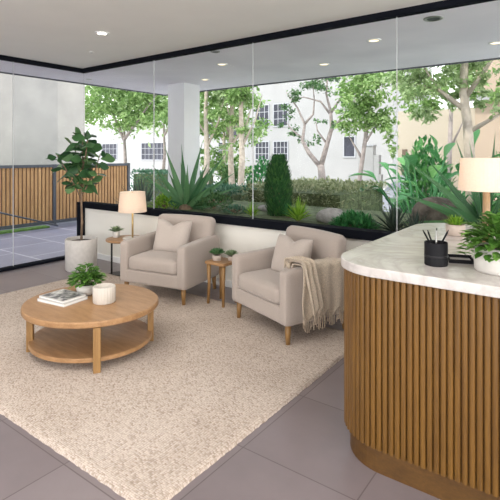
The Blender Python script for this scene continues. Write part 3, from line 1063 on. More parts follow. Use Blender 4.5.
# pen holder
PX, PY = -0.60, 2.31
t = empty('pen_holder', (PX, PY, DZ), 0, 'matt black round pen cup on the marble desk', 'pen holder')
m = MB(); m.lathe([(0.001, 0), (0.050, 0), (0.053, 0.004), (0.053, 0.108), (0.051, 0.110), (0.048, 0.108), (0.048, 0.006), (0.001, 0.006)], 40)
m.build('cup', 'black_plastic', t, smooth=False)
m = MB(); m.lathe([(0.0532, 0.040), (0.0545, 0.043), (0.0545, 0.047), (0.0532, 0.050)], 40); m.build('band', 'black_metal', t)
for a, r0, r1, h, mat, lab in [(205, 0.02, 0.060, 0.165, 'black_plastic', 'black pen, leftmost in the black cup'),
                               (230, 0.015, 0.046, 0.168, 'black_plastic', 'black pen leaning left in the cup, second from the left'),
                               (300, 0.012, 0.012, 0.178, 'grey_metal', 'silver pen standing upright in the black cup'),
                               (90, 0.01, 0.014, 0.172, 'oak_leg', 'brownish pencil at the back of the black cup'),
                               (25, 0.02, 0.056, 0.168, 'black_plastic', 'black pen, rightmost in the black cup, leaning right')]:
    a = R(a)
    d0 = Vector((-math.cos(a) * r0, -math.sin(a) * r0, 0.012)); d1 = Vector((math.cos(a) * r1, math.sin(a) * r1, h))
    te = empty('pen', (PX, PY, DZ), 0, lab, 'pen', 'pens in the black cup')
    m = MB(); m.tube([d0, d0.lerp(d1, 0.93)], 0.0042, 10); m.build('barrel', mat, te, smooth=True)
    m = MB(); m.tube([d0.lerp(d1, 0.93), d1], [0.0034, 0.0022], 8); m.build('tip', 'black_metal', te, smooth=True)

t = empty('card_tray', (-0.52, 2.44, DZ), R(20), 'low black card tray lying beside the pen cup', 'tray')
m = MB(); m.box(-0.055, 0.055, -0.035, 0.035, 0, 0.006); m.box(-0.055, 0.055, -0.035, -0.031, 0.006, 0.018); m.box(-0.055, 0.055, 0.031, 0.035, 0.006, 0.030)
m.box(-0.055, -0.051, -0.031, 0.031, 0.006, 0.024); m.box(0.051, 0.055, -0.031, 0.031, 0.006, 0.024)
m.build('tray', 'black_plastic', t)
m = MB(); m.box(-0.045, 0.045, -0.027, 0.027, 0.0065, 0.016); m.build('cards', 'rock_grey', t)

sprout_pot(-0.72, 3.24, DZ, 0.060, 0.072, 'blush_ceramic', 'small light green grassy plant in a pale bowl at the far side of the desk', 'grass', 41, 'lime_leaf', 0.06, 0.095)
t = empty('potted_plant', (-0.335, 2.35, DZ), 0, 'large trailing green plant in a white cylinder pot at the right of the desk', 'potted plant')
pot_mesh([(0.001, 0), (0.097, 0), (0.104, 0.008), (0.106, 0.11), (0.100, 0.114), (0.096, 0.10), (0.001, 0.10)], 'white_ceramic', t, 56)
m = MB(); m.lathe([(0.001, 0.10), (0.096, 0.102), (0.001, 0.106)], 30); m.build('soil', 'soil', t)
stems(15, 26, 0.13, 0.11, 0.10, 0.002).build('stems', 'pot_leaf', t)
bushy(17, 420, 0.155, 0.17, 0.055, 0.036, 0.11, 'broad', hang=0.07).build('foliage', 'pot_leaf', t)

table_lamp(-0.485, 2.93, DZ, 'tall wooden table lamp with a peach drum shade on the marble desk', 'lamp_wood', 0.075, 0.019, 0.318, 0.150, 0.136, 0.185, square=True, energy=0.8)

# ------------------------------------------------------------------ outside: ground, terrace, fence
struct(boxo('ground', 'ground_pavement', -90, 40, -20, 120, -0.6, -0.40))
struct(boxo('terrace', 'terrace_tile', -9.75, XL - 0.05, -5, 8.2, -0.35, -0.02))
tag(boxo('lawn_strip', 'grass_green', -11.88, -9.77, -5, 8.2, -0.40, -0.0), 'narrow strip of grass behind the wooden slat fence', 'grass', kind='stuff')
FXC = -9.40
tag(boxo('grass_verge', 'grass_green', -9.34, -9.12, -4.9, 5.3, -0.02, 0.015), 'thin green grass verge along the foot of the slat fence', 'grass', kind='stuff')
fe = empty('slat_fence', (FXC, 0, 0), 0, 'wooden vertical slat fence in a dark grey metal frame on the terrace', 'fence')
posts = [-4.4, -1.9, 0.6, 3.08, 5.56, 7.56]
for i, y in enumerate(posts):
    boxo('post', 'dark_metal', -0.035, 0.035, y - 0.035, y + 0.035, -0.02, 1.30, fe, 0.004)
for i in range(5):
    y0, y1 = posts[i] + 0.035, posts[i + 1] - 0.035
    boxo('rail', 'dark_metal', -0.03, 0.03, y0, y1, 1.235, 1.295, fe)
    boxo('rail', 'dark_metal', -0.03, 0.03, y0, y1, 0.02, 0.09, fe)
    m = MB(); n = int((y1 - y0) / 0.083); p = (y1 - y0) / n
    for k in range(n):
        m.box(-0.012, 0.012, y0 + p * k + 0.013, y0 + p * (k + 1) - 0.013, 0.09, 1.235)
    m.build('slat_panel', 'fence_wood', fe)
    boxo('backing_board', 'door_brown', -0.024, -0.012, y0, y1, 0.09, 1.235, fe)  # added dark sheet so the gaps between the slats look dark
# sloping handrail in front of the fence
hr = empty('handrail', (-8.9, 0, 0), 0, 'dark metal sloping handrail in front of the slat fence', 'handrail')
m = MB(); m.tube([(0, 2.0, 1.14), (0, 5.35, 0.02 + 0.02), ], 0.018, 8); m.build('rail', 'dark_metal', hr, smooth=True)
for y in (2.4, 4.0):
    m = MB(); z = 1.14 + (y - 2.0) * (-1.10 / 3.35); m.tube([(0, y, -0.02), (0, y, z)], 0.015, 8); m.build('post', 'dark_metal', hr, smooth=True)
# neighbour's plain wall
struct(boxo('neighbour_wall', 'neighbour_panels', -16, -12.0, -12, 8.07, -0.4, 7.5))
struct(boxo('boundary_wall', 'stucco_shade', -12.0, -11.9, -12, 8.0, -0.4, 0.6))

# column under the soffit
co = boxo('column', 'column_paint', -6.27, -5.86, 5.95, 6.36, 0.70, ZC + 0.03)
struct(co)

# raised garden bed behind the low wall
struct(boxo('garden_bed', 'bed_edge', XL - 0.06, 8, YB + 0.14, 6.45, -0.4, 0.66))
tag(boxo('ground_cover_planting', 'ground_cover', XL + 0.0, 7.95, YB + 0.20, 6.40, 0.66, 0.70), 'dark mulch and ground cover filling the raised bed outside the glass', 'ground cover', kind='stuff')
GZ = 0.69


# ------------------------------------------------------------------ planting
def agave(x, y, z, n, L, w, lab, mat, seed, name='agave', cat='plant', emin=10, emax=85, droop=0.12, shape='sword', group=None, rz=0):
    rn = random.Random(seed)
    t = empty(name, (x, y, z), rz, lab, cat, group)
    m = MB()
    for k in range(n):
        f = (k + 0.5) / n
        a = k * 2.39996; e = R(emin + (emax - emin) * f)
        e += R(rn.uniform(-6, 6))
        d = Vector((math.cos(a) * math.cos(e), math.sin(a) * math.cos(e), math.sin(e)))
        m.blade(d * 0.03, d, L * rn.uniform(0.82, 1.08) * (0.8 + 0.2 * f), w * rn.uniform(0.85, 1.1), droop * (1 - f), 0.28, 9, shape)
    m.build('foliage', mat, t, smooth=False, solid=0.0)
    m = MB(); m.lathe([(0.001, -0.02), (w * 0.9, -0.02), (w * 0.7, 0.05), (0.001, 0.08)], 12); m.build('root_crown', 'bark_brown', t)
    return t


# the big agave, leaves placed for its characteristic fan
t = empty('agave', (-4.84, 4.95, GZ), 0, 'large agave with long upright sword leaves in front of the white column', 'agave')
m = MB()
fan = [(-47, 0.84, -.05), (-36, 0.88, .15), (-17, 1.02, -.05), (-4, 0.98, .05), (13, 1.08, .05), (33, 1.08, .1), (30, 0.80, -.25), (49, 0.98, -.1), (62, 0.86, .15),
       (-27, 0.70, .4), (5, 0.72, -.35), (22, 0.85, .45), (-58, 0.40, -.2), (74, 0.62, -.1), (-10, 0.8, .5), (43, 0.6, -.5)]
for ang, L, bdir in fan:
    a = R(ang)
    d = cr * math.sin(a) + Vector((0, 0, math.cos(a))) + cf * bdir
    side = (cr * math.cos(a) - Vector((0, 0, math.sin(a)))) + cf * 0.3
    m.blade(d.normalized() * 0.03, d, L, 0.080, 0.03 + 0.08 * abs(math.sin(a)), 0.2, 10, 'sword', side)
m.build('foliage', 'agave_leaf', t)
m = MB(); m.lathe([(0.001, -0.02), (0.12, -0.02), (0.09, 0.06), (0.001, 0.10)], 12); m.build('root_crown', 'bark_brown', t)


def shrub(x, y, z, rx, rz_, n, ls, mat, lab, seed, name='shrub', cat='shrub', shape='broad', cone=False, group=None, ry=None, stem=True):
    rn = random.Random(seed)
    t = empty(name, (x, y, z), 0, lab, cat, group)
    ry = ry or rx
    m = MB()
    for k in range(n):
        a = rn.uniform(0, 2 * PI)
        if cone:
            h = rn.random() ** 1.0
            prof = math.sin(PI * min(1, h * 0.78 + 0.16)) ** 0.55
            rr = prof * rn.uniform(0.65, 1.0)
            p = Vector((rx * rr * math.cos(a), ry * rr * math.sin(a), rz_ * h))
            d = Vector((math.cos(a) * 0.45, math.sin(a) * 0.45, 1.0 + rn.uniform(-0.3, 0.3)))
        else:
            u = rn.uniform(0, 1); rr = math.sqrt(1 - u * u) * rn.uniform(0.55, 1)
            p = Vector((rx * rr * math.cos(a), ry * rr * math.sin(a), rz_ * u * rn.uniform(0.6, 1)))
            d = Vector((math.cos(a) * rr, math.sin(a) * rr, u + 0.3)) + Vector((rn.uniform(-.5, .5), rn.uniform(-.5, .5), rn.uniform(-.4, .4)))
        m.blade(p - d.normalized() * ls * 0.5, d, ls * rn.uniform(0.7, 1.3), ls * (0.42 if shape != 'sword' else 0.14), 0.2, 0.15, 2 if shape != 'sword' else 4, shape)
    m.build('foliage', mat, t)
    if stem:
        m = MB(); m.tube([(0, 0, -0.03), (0, 0, rz_ * 0.5)], [0.03, 0.015], 7)
        for k in range(5):
            a = k * 1.26; m.tube([(0, 0, rz_ * 0.1), (rx * 0.5 * math.cos(a), ry * 0.5 * math.sin(a), rz_ * 0.5)], [0.012, 0.006], 5)
        m.build('stem', 'bark_brown', t)
    return t


def tuft(x, y, z, n, L, w, mat, lab, seed, name='grass_tuft', cat='plant', emin=35):
    return agave(x, y, z, n, L, w, lab, mat, seed, name, cat, emin, 88, 0.35, 'sword')


shrub(-5.12, 4.80, GZ, 0.26, 0.24, 420, 0.07, 'lime_leaf', 'lime green low shrub at the left foot of the large agave', 51)
shrub(-4.55, 5.25, GZ, 0.38, 0.30, 420, 0.08, 'tree_leaf_dark', 'low dark green shrub just right of the large agave', 52)
shrub(-3.37, 5.20, GZ - 0.02, 0.20, 0.83, 2600, 0.075, 'conifer_leaf', 'dense dark green cone shaped conifer in the raised bed', 53, 'conifer', 'conifer', 'lance', True)
shrub(-3.98, 5.05, GZ, 0.22, 0.13, 200, 0.06, 'hedge_teal', 'low blue green ground shrub left of the cone shaped conifer', 54)
tuft(-3.55, 4.85, GZ, 46, 0.22, 0.018, 'lime_leaf', 'small bright grass tuft at the foot of the cone shaped conifer', 55)
tuft(-2.86, 4.85, GZ, 70, 0.30, 0.030, 'lime_leaf', 'bright yellow green strappy tuft right of the conifer, left of the rocks', 56)
tuft(-3.12, 5.05, GZ, 40, 0.22, 0.024, 'fern_leaf', 'smaller green strappy tuft between the conifer and the bright tuft', 57)
shrub(-2.08, 4.72, GZ, 0.30, 0.20, 800, 0.085, 'fern_leaf', 'feathery bright green fern clump beside the dark spiky agave', 58, 'fern', 'fern', 'lance')
agave(-1.66, 4.78, GZ, 44, 0.34, 0.035, 'dark grey green spiky agave at the right of the sill', 'dark_agave_leaf', 59, emin=5, droop=0.02)
agave(-1.40, 4.62, GZ, 36, 0.28, 0.030, 'smaller dark spiky agave tight against the boulder', 'dark_agave_leaf', 60, emin=5, droop=0.02)


def rock(x, y, z, sx, sy, sz, mat, lab, seed, name='rock'):
    rn = random.Random(seed)
    bm = bmesh.new(); bmesh.ops.create_icosphere(bm, subdivisions=4, radius=1)
    ph = [(Vector((rn.uniform(-1, 1), rn.uniform(-1, 1), rn.uniform(-1, 1))).normalized(), rn.uniform(2, 6), rn.uniform(0, 6), rn.uniform(0.03, 0.07)) for _ in range(9)]
    for v in bm.verts:
        k = 1 + sum(a * math.sin(f * v.co.dot(d) + o_) for d, f, o_, a in ph)
        v.co = v.co * k
        v.co.x *= sx; v.co.y *= sy; v.co.z *= sz
    me = bpy.data.meshes.new(name); bm.to_mesh(me); bm.free(); me.materials.append(MATS[mat])
    me.polygons.foreach_set('use_smooth', [True] * len(me.polygons))
    o = bpy.data.objects.new(name, me); C.objects.link(o); o.location = (x, y, z + sz * 0.55)
    return tag(o, lab, name)


rock(-2.52, 5.05, GZ, 0.17, 0.14, 0.13, 'rock_grey', 'tall grey garden rock right of the bright strappy tuft', 61)
rock(-2.28, 4.98, GZ, 0.11, 0.10, 0.08, 'rock_grey', 'smaller rounded grey rock just left of the fern clump', 62)
rock(-3.75, 5.55, GZ, 0.20, 0.13, 0.06, 'rock_grey', 'flat grey rock behind and left of the conifer', 63)
rock(-1.42, 5.50, GZ, 0.30, 0.22, 0.20, 'rock_brown', 'large dark brown boulder beyond the far end of the desk', 64, 'boulder')
# big strap-leaved plant on the right
t = empty('flax_plant', (-0.90, 5.30, GZ), 0, 'huge strap leaved plant with long arching leaves behind the desk lamp', 'flax plant')
m = MB()
for ang, L, bd in [(-42, 1.15, 0), (-58, 1.0, .1), (-74, 0.9, -.1), (-30, 1.0, .25), (-18, 1.1, -.1), (-6, 1.0, .1), (6, 1.1, 0), (20, 1.0, -.1), (35, 1.0, .1), (52, 0.9, 0), (70, 0.8, .1),
                   (-52, 0.75, -.4), (-20, 0.8, -.5), (15, 0.8, -.5), (45, 0.7, -.4), (-88, 0.6, .2)]:
    a = R(ang); d = cr * math.sin(a) + Vector((0, 0, math.cos(a))) + cf * bd
    m.blade(d.normalized() * 0.03, d, L, 0.085, 0.05 + 0.10 * abs(math.sin(a)), 0.3, 10, 'sword', cr * math.cos(a) - Vector((0, 0, math.sin(a))) + cf * 0.4)
m.build('foliage', 'agave_leaf', t)
m = MB(); m.lathe([(0.001, -0.02), (0.10, -0.02), (0.08, 0.06), (0.001, 0.09)], 12); m.build('root_crown', 'bark_brown', t)
tuft(-1.05, 6.1, GZ, 60, 0.50, 0.06, 'banana_leaf', 'mid green strappy clump behind the boulder', 66)
shrub(-0.75, 4.75, GZ, 0.35, 0.22, 380, 0.09, 'tree_leaf_dark', 'low leafy shrub behind the right end of the desk', 67)
# spiky plants at the end of the fence
agave(-8.05, 6.85, -0.02, 60, 1.15, 0.09, 'dark spiky plant rising at the end of the slat fence', 'dark_agave_leaf', 68, emin=30)
agave(-7.45, 7.25, -0.02, 50, 1.05, 0.09, 'dark spiky plant between the slat fence and the white column', 'dark_agave_leaf', 69, emin=30)
shrub(-6.9, 6.95, -0.02, 0.45, 1.05, 900, 0.10, 'tree_leaf_dark', 'leafy green shrub left of the white column', 70)


# ------------------------------------------------------------------ trees


def tree(name, x, y, trunk, branches, clusters, n, ls, leafmat, bark, lab, seed, cat='tree', rads=(0.12, 0.05), zbase=-0.4, fill=0.75):
    """trunk and branches: world-shaped polylines relative to the foot; clusters: (dx, dy, z, rx, rz)"""
    rn = random.Random(seed)
    t = empty(name, (x, y, zbase), 0, lab, cat)
    m = MB()
    k = len(trunk)
    m.tube(trunk, [rads[0] + (rads[1] - rads[0]) * i / (k - 1) for i in range(k)], 10)
    for b_, r0 in branches:
        q = len(b_)
        m.tube(b_, [r0 * (1 - 0.8 * i / (q - 1)) for i in range(q)], 7)
    m.build('trunk', bark, t, smooth=True)
    m = MB()
    vol = [c[3] ** 2 * c[4] for c in clusters]; tot = sum(vol)
    for c, vv in zip(clusters, vol):
        # sub-clumps so the crown has gaps
        nn = max(8, int(n * vv / tot)); subs = []
        for _ in range(max(4, nn // 45)):
            u = Vector((rn.gauss(0, 1), rn.gauss(0, 1), rn.gauss(0, 1))).normalized() * rn.uniform(0.3, 1.0)
            subs.append((Vector((c[0] + u.x * c[3], c[1] + u.y * c[3], c[2] + u.z * c[4])), rn.uniform(0.18, 0.38) * min(c[3], c[4] * 1.3)))
        for i in range(nn):
            sc, sr = subs[rn.randrange(len(subs))]
            p = sc + Vector((rn.gauss(0, .55), rn.gauss(0, .55), rn.gauss(0, .40))) * sr
            d = Vector((rn.gauss(0, 1), rn.gauss(0, 1), rn.gauss(-0.35, .6)))
            L = ls * rn.uniform(0.6, 1.3)
            side = Vector((rn.gauss(0, 1), rn.gauss(0, 1), rn.gauss(0, .5)))
            side = side - d.normalized() * side.dot(d.normalized())
            m.blade(p, d, L, L * 0.62, 0.1, 0.18, 2, 'broad', side)
    m.build('foliage', leafmat, t)
    return t


Vv = Vector
# background trees on the left
tree('tree', -17.3, 13.6, [(0, 0, 0), (0.2, 0, 1.5), (0.1, 0, 3.0)], [([(0.1, 0, 2.6), (1.2, 0.2, 3.8), (2.0, .3, 4.6)], .08), ([(0.1, 0, 2.6), (-1.2, 0.2, 4.2), (-2.2, 0, 5.0)], .08)],
     [(-1.6, 0, 4.1, 1.9, 1.3), (1.2, 0.3, 4.0, 1.7, 1.1), (0.2, 0, 5.2, 2.4, 1.2), (2.4, 0, 3.6, 0.9, 0.9), (-2.9, 0, 4.6, 1.0, 1.5), (1.0, 0, 5.2, 1.6, 1.0), (0.2, 0, 3.5, 1.6, .6)], 7800, 0.19, 'tree_leaf', 'bark_grey',
     'leafy green tree seen above the fence, left of the white column', 71)
tree('tree', -20.5, 19.0, [(0, 0, 0), (0.2, 0, 2.0), (0.1, 0, 4.0)], [([(0.1, 0, 3), (1.6, 0.2, 4.8)], .08)],
     [(0, 0, 4.8, 2.8, 1.6), (3.0, 0, 4.6, 2.0, 1.2), (-3.0, 0, 5.2, 2.2, 1.6)], 3600, 0.28, 'tree_leaf_pale', 'bark_grey',
     'paler tree behind the leafy tree left of the white column', 72)
# tall slim trees right of the column
for i, (x, y, h, lean, lab) in enumerate([(-11.75, 13.0, 6.2, 0.15, 'slim pale barked tree immediately right of the white column'),
                                          (-10.85, 13.6, 6.4, -0.1, 'second slim pale barked tree right of the column'),
                                          (-10.05, 13.0, 6.0, 0.1, 'slim pale barked tree close to the white building corner')]):
    tree('slim_tree', x, y, [(0, 0, 0), (lean, 0, 1.8), (lean * 0.5, 0, 3.5), (lean * 1.5, 0, h)],
         [([(lean, 0, 2.2), (0.6, .1, 3.1), (0.9, .1, 4.0)], .05), ([(lean, 0, 2.6), (-0.6, .1, 3.4), (-0.8, .1, 4.4)], .05)],
         [(0.1, 0, 4.3, 0.95, 0.55), (-0.5, 0, 3.4, 0.6, 0.45), (0.5, .2, 2.9, 0.5, 0.4), (0.1, 0, 5.2, 0.9, 0.5), (-.2, 0, 2.1, .35, .3)], 1500, 0.17, 'tree_leaf_pale' if i % 2 else 'tree_leaf', 'bark_pale', lab, 80 + i, rads=(0.13, 0.05))
shrub(-11.9, 14.8, -0.4, 0.9, 1.7, 900, 0.20, 'tree_leaf_dark', 'tall dark bush behind the slim trees, nearest the column', 85)
shrub(-10.6, 15.2, -0.4, 0.9, 1.9, 900, 0.20, 'fern_leaf', 'bright green bush behind the slim trees', 86)
tree('tree', -14.2, 17.0, [(0, 0, 0), (0.1, 0, 1.6), (0.1, 0, 3.4)], [([(0.1, 0, 2.6), (0.9, 0.2, 3.8), (1.2, .3, 4.6)], .08), ([(0.1, 0, 2.6), (-.9, 0.2, 3.6), (-1.2, 0, 4.4)], .08)],
     [(-1.2, 0, 3.4, 1.1, 0.9), (0.9, 0.3, 3.2, 1.2, 0.9), (0.2, 0, 4.4, 1.7, 0.9), (-.4, 0, 1.6, 1.2, .8), (1.0, 0, 1.2, 1.0, .9), (0.3, 0, 5.4, 1.6, .8)], 5200, 0.19, 'tree_leaf', 'bark_pale',
     'broad leafy tree filling the gap behind the slim trees', 87)
# crooked bare tree in front of the white building
B = lambda *p: [Vv(q) for q in p]
tree('crooked_tree', -8.9, 17.0, B((0, 0, 0), (0.02, 0, 0.9), (-0.05, 0, 1.5)),
     [(B((-0.05, 0, 1.4), (-0.55, -.1, 2.0), (-0.85, -.1, 2.5), (-0.80, 0, 3.2), (-1.15, 0, 3.9), (-1.7, 0, 4.6)), .11),
      (B((-0.05, 0, 1.4), (0.15, .1, 2.2), (0.40, .1, 3.0), (0.35, .1, 3.7), (0.15, .1, 4.4), (0.25, .1, 5.4)), .12),
      (B((-0.80, 0, 3.2), (-0.45, .1, 3.6), (-0.40, .1, 4.2), (-.5, .1, 5.2)), .06), (B((-0.85, -.1, 2.6), (-1.4, -.1, 3.0), (-1.7, 0, 3.3)), .05),
      (B((0.40, .1, 3.0), (0.9, .1, 3.4), (1.3, .1, 3.6), (1.5, 0, 4.2)), .07), (B((0.35, .1, 3.6), (0.8, .1, 4.2), (1.1, .1, 5.2)), .06),
      (B((0.30, .1, 3.6), (-0.1, .1, 4.1), (-0.9, .1, 4.35), (-1.4, 0, 4.3)), .055), (B((0.15, .1, 2.4), (-0.2, 0, 2.9), (-0.3, 0, 3.4)), .05)],
     [(-1.5, 0, 3.1, .55, .4), (-0.9, 0, 2.6, .4, .35), (-1.1, 0, 4.6, .7, .4), (0.1, 0, 4.8, .8, .5), (0.5, .1, 3.1, .4, .3), (1.2, 0, 4.4, .6, .5), (-.1, 0, 3.4, .4, .25), (-1.6, 0, 3.9, .5, .5), (-.3, 0, 2.6, .35, .3), (.9, 0, 3.6, .4, .3), (-.4, 0, 5.0, .9, .4)],
     2300, 0.11, 'tree_leaf_dark', 'bark_grey', 'crooked sparse tree with forked bare branches before the white building', 90, rads=(0.17, 0.14))
# full round tree
tree('tree', -6.05, 14.0, B((0, 0, 0), (0.05, 0, 1.0), (0.2, 0, 2.0), (0.35, 0, 3.0)), [(B((0.15, 0, 1.8), (-0.35, 0, 2.6)), .05), (B((0.2, 0, 2.2), (0.8, 0, 3.1)), .05)],
     [(0.45, 0, 4.0, 1.15, 0.95), (0.0, 0, 3.1, .75, .6), (0.75, 0, 2.95, .75, .55), (0.35, 0, 4.9, 1.0, .6), (1.1, 0, 2.3, .35, .4)], 4200, 0.15, 'tree_leaf', 'bark_grey',
     'full leafy green tree right of the crooked tree', 91, rads=(0.08, 0.06))
# sycamore at the right
tree('sycamore_tree', -1.72, 8.9, B((0, 0, 0), (0.0, 0, 1.4), (-0.05, 0, 2.4), (-0.12, 0, 3.0), (-0.1, 0, 3.9)),
     [(B((-0.05, 0, 2.3), (0.35, .1, 2.55), (0.9, .1, 2.9)), .05), (B((-0.1, 0, 2.7), (-0.55, 0, 3.1), (-1.1, .1, 3.3)), .055), (B((-0.1, 0, 2.9), (0.3, 0, 3.5), (.7, 0, 4.0)), .05),
      (B((-0.55, 0, 3.1), (-0.9, 0, 3.7)), .03)],
     [(-0.75, 0, 3.25, .55, .30), (-1.0, .2, 3.55, .55, .35), (0.0, 0, 3.40, .60, .32), (0.8, 0, 3.45, .55, .35), (-0.3, 0, 3.95, 1.2, .40), (1.3, 0, 3.1, .4, .3), (-1.25, 0, 3.05, .25, .2), (.55, .1, 3.0, .3, .2), (-0.95, 0.1, 2.75, .38, .26), (.35, .2, 2.85, .35, .22), (-.5, .2, 2.95, .4, .22)],
     6000, 0.10, 'tree_leaf_pale', 'bark_pale', 'pale barked sycamore with light green crown right of the building', 92, rads=(0.10, 0.065))
tree('tree', -3.0, 12.6, B((0, 0, 0), (0.05, 0, 1.6), (0.1, 0, 3.2)), [(B((0.05, 0, 2.0), (0.5, 0, 3.0)), .04)],
     [(0.0, 0, 4.2, 1.0, .75), (0.8, 0, 3.5, .7, .5), (-0.7, 0, 3.3, .55, .45), (.3, 0, 5.0, 1.1, .5)], 2800, 0.15, 'tree_leaf', 'bark_grey',
     'green tree between the full round tree and the sycamore', 93, rads=(0.07, 0.05))


def banana(x, y, z, n, L, lab, seed, w=0.22):
    rn = random.Random(seed); t = empty('banana_plant', (x, y, z), 0, lab, 'banana plant')
    m = MB(); ms = MB()
    for k in range(n):
        a = k * 2.4 + rn.uniform(-.3, .3); e = R(rn.uniform(35, 82))
        d = Vector((math.cos(a) * math.cos(e), math.sin(a) * math.cos(e), math.sin(e)))
        st = rn.uniform(0.45, 0.95) * L
        ms.tube([(0, 0, 0), d * st * 0.5 + Vector((0, 0, .05)), d * st], [0.03, 0.022, 0.012], 6)
        d2 = (d + Vector((0, 0, rn.uniform(-.7, -.1)))).normalized()
        m.blade(d * st, d2, L * rn.uniform(0.20, 0.30), w, 0.35, 0.2, 8, 'broad')
    ms.build('stems', 'fern_leaf', t, smooth=True); m.build('foliage', 'banana_leaf', t, smooth=True)


banana(-2.60, 9.1, -0.4, 34, 2.1, 'broad leaved banana plant left of the sycamore trunk', 95)
banana(-2.30, 10.6, -0.4, 34, 2.3, 'taller banana plant behind, left of the sycamore trunk', 96)
banana(-0.70, 9.9, -0.4, 34, 2.0, 'banana plant right of the sycamore trunk', 97)
shrub(-2.15, 7.6, -0.4, 0.55, 1.15, 1100, 0.12, 'fern_leaf', 'bright green low shrub beneath the banana plants', 98)
shrub(-0.5, 7.4, -0.4, 0.8, 1.5, 1400, 0.12, 'tree_leaf_dark', 'dark green shrub behind the desk lamp', 99)

shrub(-3.05, 10.9, -0.4, 0.85, 2.35, 1500, 0.22, 'banana_leaf', 'dense broad leaved evergreen mass left of the sycamore trunk', 105)
shrub(-1.35, 11.6, -0.4, 0.85, 2.3, 1300, 0.22, 'tree_leaf_dark', 'dark evergreen mass behind the sycamore trunk', 106)
# hedges


def hedge(x0, x1, y0, y1, z0, z1, n, ls, mat, lab, seed):
    rn = random.Random(seed); t = empty('hedge', ((x0 + x1) / 2, (y0 + y1) / 2, z0), 0, lab, 'hedge')
    hx, hy, h = (x1 - x0) / 2, (y1 - y0) / 2, z1 - z0
    m = MB()
    for k in range(n):
        f = rn.random()
        if f < .45: p = Vector((rn.uniform(-hx, hx), -hy, rn.uniform(0, h))); nd = Vector((0, -1, .3))
        elif f < .9: p = Vector((rn.uniform(-hx, hx), rn.uniform(-hy, hy), h)); nd = Vector((0, 0, 1))
        else: p = Vector((rn.choice((-hx, hx)), rn.uniform(-hy, hy), rn.uniform(0, h))); nd = Vector((math.copysign(1, p.x), 0, .3))
        d = nd + Vector((rn.gauss(0, .6), rn.gauss(0, .6), rn.gauss(0, .5)))
        m.blade(p + Vector((rn.gauss(0, .03), rn.gauss(0, .03), rn.gauss(0, .03))), d, ls * rn.uniform(.7, 1.3), ls * .5, .1, .2, 2, 'broad')
    m.build('foliage', mat, t)
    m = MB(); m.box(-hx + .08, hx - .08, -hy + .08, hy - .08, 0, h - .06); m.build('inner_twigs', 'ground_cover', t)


hedge(-6.55, -5.35, 6.65, 7.8, -0.4, 0.80, 2200, 0.08, 'hedge_teal', 'low blue green hedge beyond the raised bed, left of the conifer', 101)
hedge(-5.05, -3.10, 6.60, 8.6, -0.4, 0.93, 5200, 0.075, 'hedge_leaf', 'dry yellowish clipped hedge beyond the grey rocks', 102)
hedge(-16.0, -12.0, 13.0, 14.0, -0.4, 0.75, 2600, 0.13, 'hedge_teal', 'grey green hedge seen behind the lit lamp shade', 103)


# ------------------------------------------------------------------ buildings
def building(name, x0, x1, y0, y1, h, wall, lab, windows, eave=None, door=None):
    t = empty(name, ((x0 + x1) / 2, y0, -0.4), 0, lab, 'building')
    cx = (x0 + x1) / 2
    boxo('wall', wall, x0 - cx, x1 - cx, 0, y1 - y0, 0, h, t)
    if eave:
        boxo('roof', 'window_trim', x0 - cx - eave, x1 - cx + eave, -eave, y1 - y0 + eave, h, h + 0.25, t)
    for (a, b_, z0, z1, nx_, nz_) in windows:
        m = MB(); fw = 0.07
        a -= cx; b_ -= cx; z0 += 0.4; z1 += 0.4
        m.box(a, b_, -0.06, 0.01, z0, z0 + fw); m.box(a, b_, -0.06, 0.01, z1 - fw, z1)
        m.box(a, a + fw, -0.06, 0.01, z0 + fw, z1 - fw); m.box(b_ - fw, b_, -0.06, 0.01, z0 + fw, z1 - fw)
        for i in range(1, nx_):
            xx = a + (b_ - a) * i / nx_; m.box(xx - .018, xx + .018, -0.05, 0.0, z0 + fw, z1 - fw)
        for i in range(1, nz_):
            zz = z0 + (z1 - z0) * i / nz_; m.box(a + fw, b_ - fw, -0.045, -0.002, zz - .018, zz + .018)
        w_ = m.build('window', 'window_trim', t)
        boxo('pane', 'window_glass_dark', a + fw * .5, b_ - fw * .5, -0.03, -0.012, z0 + fw * .5, z1 - fw * .5, w_)
    if door:
        a, b_, z0, z1 = door
        boxo('door', 'door_brown', a - cx, b_ - cx, -0.06, 0.02, z0 + 0.4, z1 + 0.4, t)
    return t


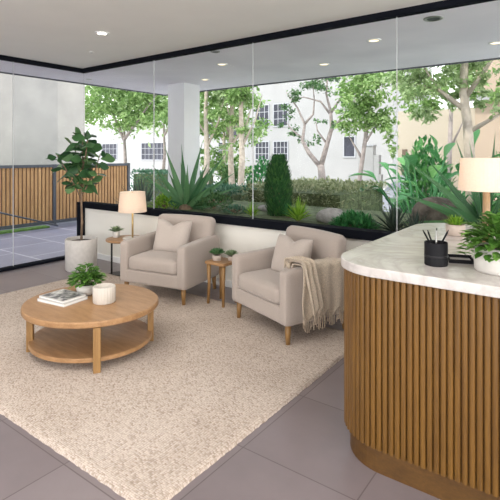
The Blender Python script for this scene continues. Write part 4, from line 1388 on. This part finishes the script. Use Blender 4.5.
# white house; window rows follow its two storeys
bx = lambda px: None
building('house', -19.45, -9.1, 26.0, 34.0, 8.5, 'stucco_white', 'white rendered two storey building with gridded dark windows',
         [(-18.75, -17.55, 3.38, 4.95, 3, 3), (-17.25, -16.05, 3.38, 4.95, 3, 3), (-18.75, -17.55, 1.15, 2.45, 4, 3), (-17.25, -16.05, 1.15, 2.45, 4, 3), (-12.15, -11.35, 1.35, 2.65, 1, 1)],
         eave=0.3)
building('house', -45.0, -21.5, 30.0, 38.0, 5.2, 'stucco_white', 'pale low building behind the trees left of the column',
         [(-35.3, -31.9, 1.0, 2.7, 6, 3), (-27.0, -25.0, 3.0, 4.2, 3, 2), (-25.5, -23.9, 1.2, 2.6, 3, 2), (-24.4, -22.9, 3.0, 4.2, 3, 2), (-41.5, -39.0, 1.0, 2.7, 4, 3)])
building('house', -6.1, 1.0, 18.0, 25.0, 3.6, 'stucco_tan', 'sunlit cream building with a narrow dark door, right of the white one', [], door=(-5.92, -5.74, 0.55, 1.72))
t = building('house', -2.9, 4.0, 15.6, 17.6, 6.0, 'stucco_brown', 'brown building with a white ledge at the far right', [])
boxo('ledge', 'stucco_white', -3.7, 3.5, -0.25, 0.0, 3.55, 3.75, t)
# stepped white wall and sloping ramp
t = empty('garden_wall', (-7.0, 17.2, -0.4), 0, 'white stepped garden wall in front of the white building', 'wall')
m = MB(); m.box(-.25, .2, 0, .3, 0, 2.25); m.box(-.42, .42, 0.02, .28, 0, 1.9); m.box(-.85, .5, .04, .26, 0, 1.15); m.build('wall', 'stucco_white', t)
m = MB(); m.box(-.28, .23, -.03, .33, 2.25, 2.30); m.build('cap', 'window_trim', t)
m = MB()
m.add([(-4.75, 10.0, -0.2), (-3.75, 10.0, -0.2), (-5.0, 17.9, 0.72), (-5.95, 17.9, 0.72), (-4.75, 10.0, -0.4), (-3.75, 10.0, -0.4), (-5.0, 17.9, -0.4), (-5.95, 17.9, -0.4)],
      [(0, 1, 2, 3), (7, 6, 5, 4), (0, 3, 7, 4), (1, 5, 6, 2), (3, 2, 6, 7), (0, 4, 5, 1)])
tag(m.build('ramp', 'ramp_concrete'), 'grey concrete ramp rising to the cream building', 'ramp')
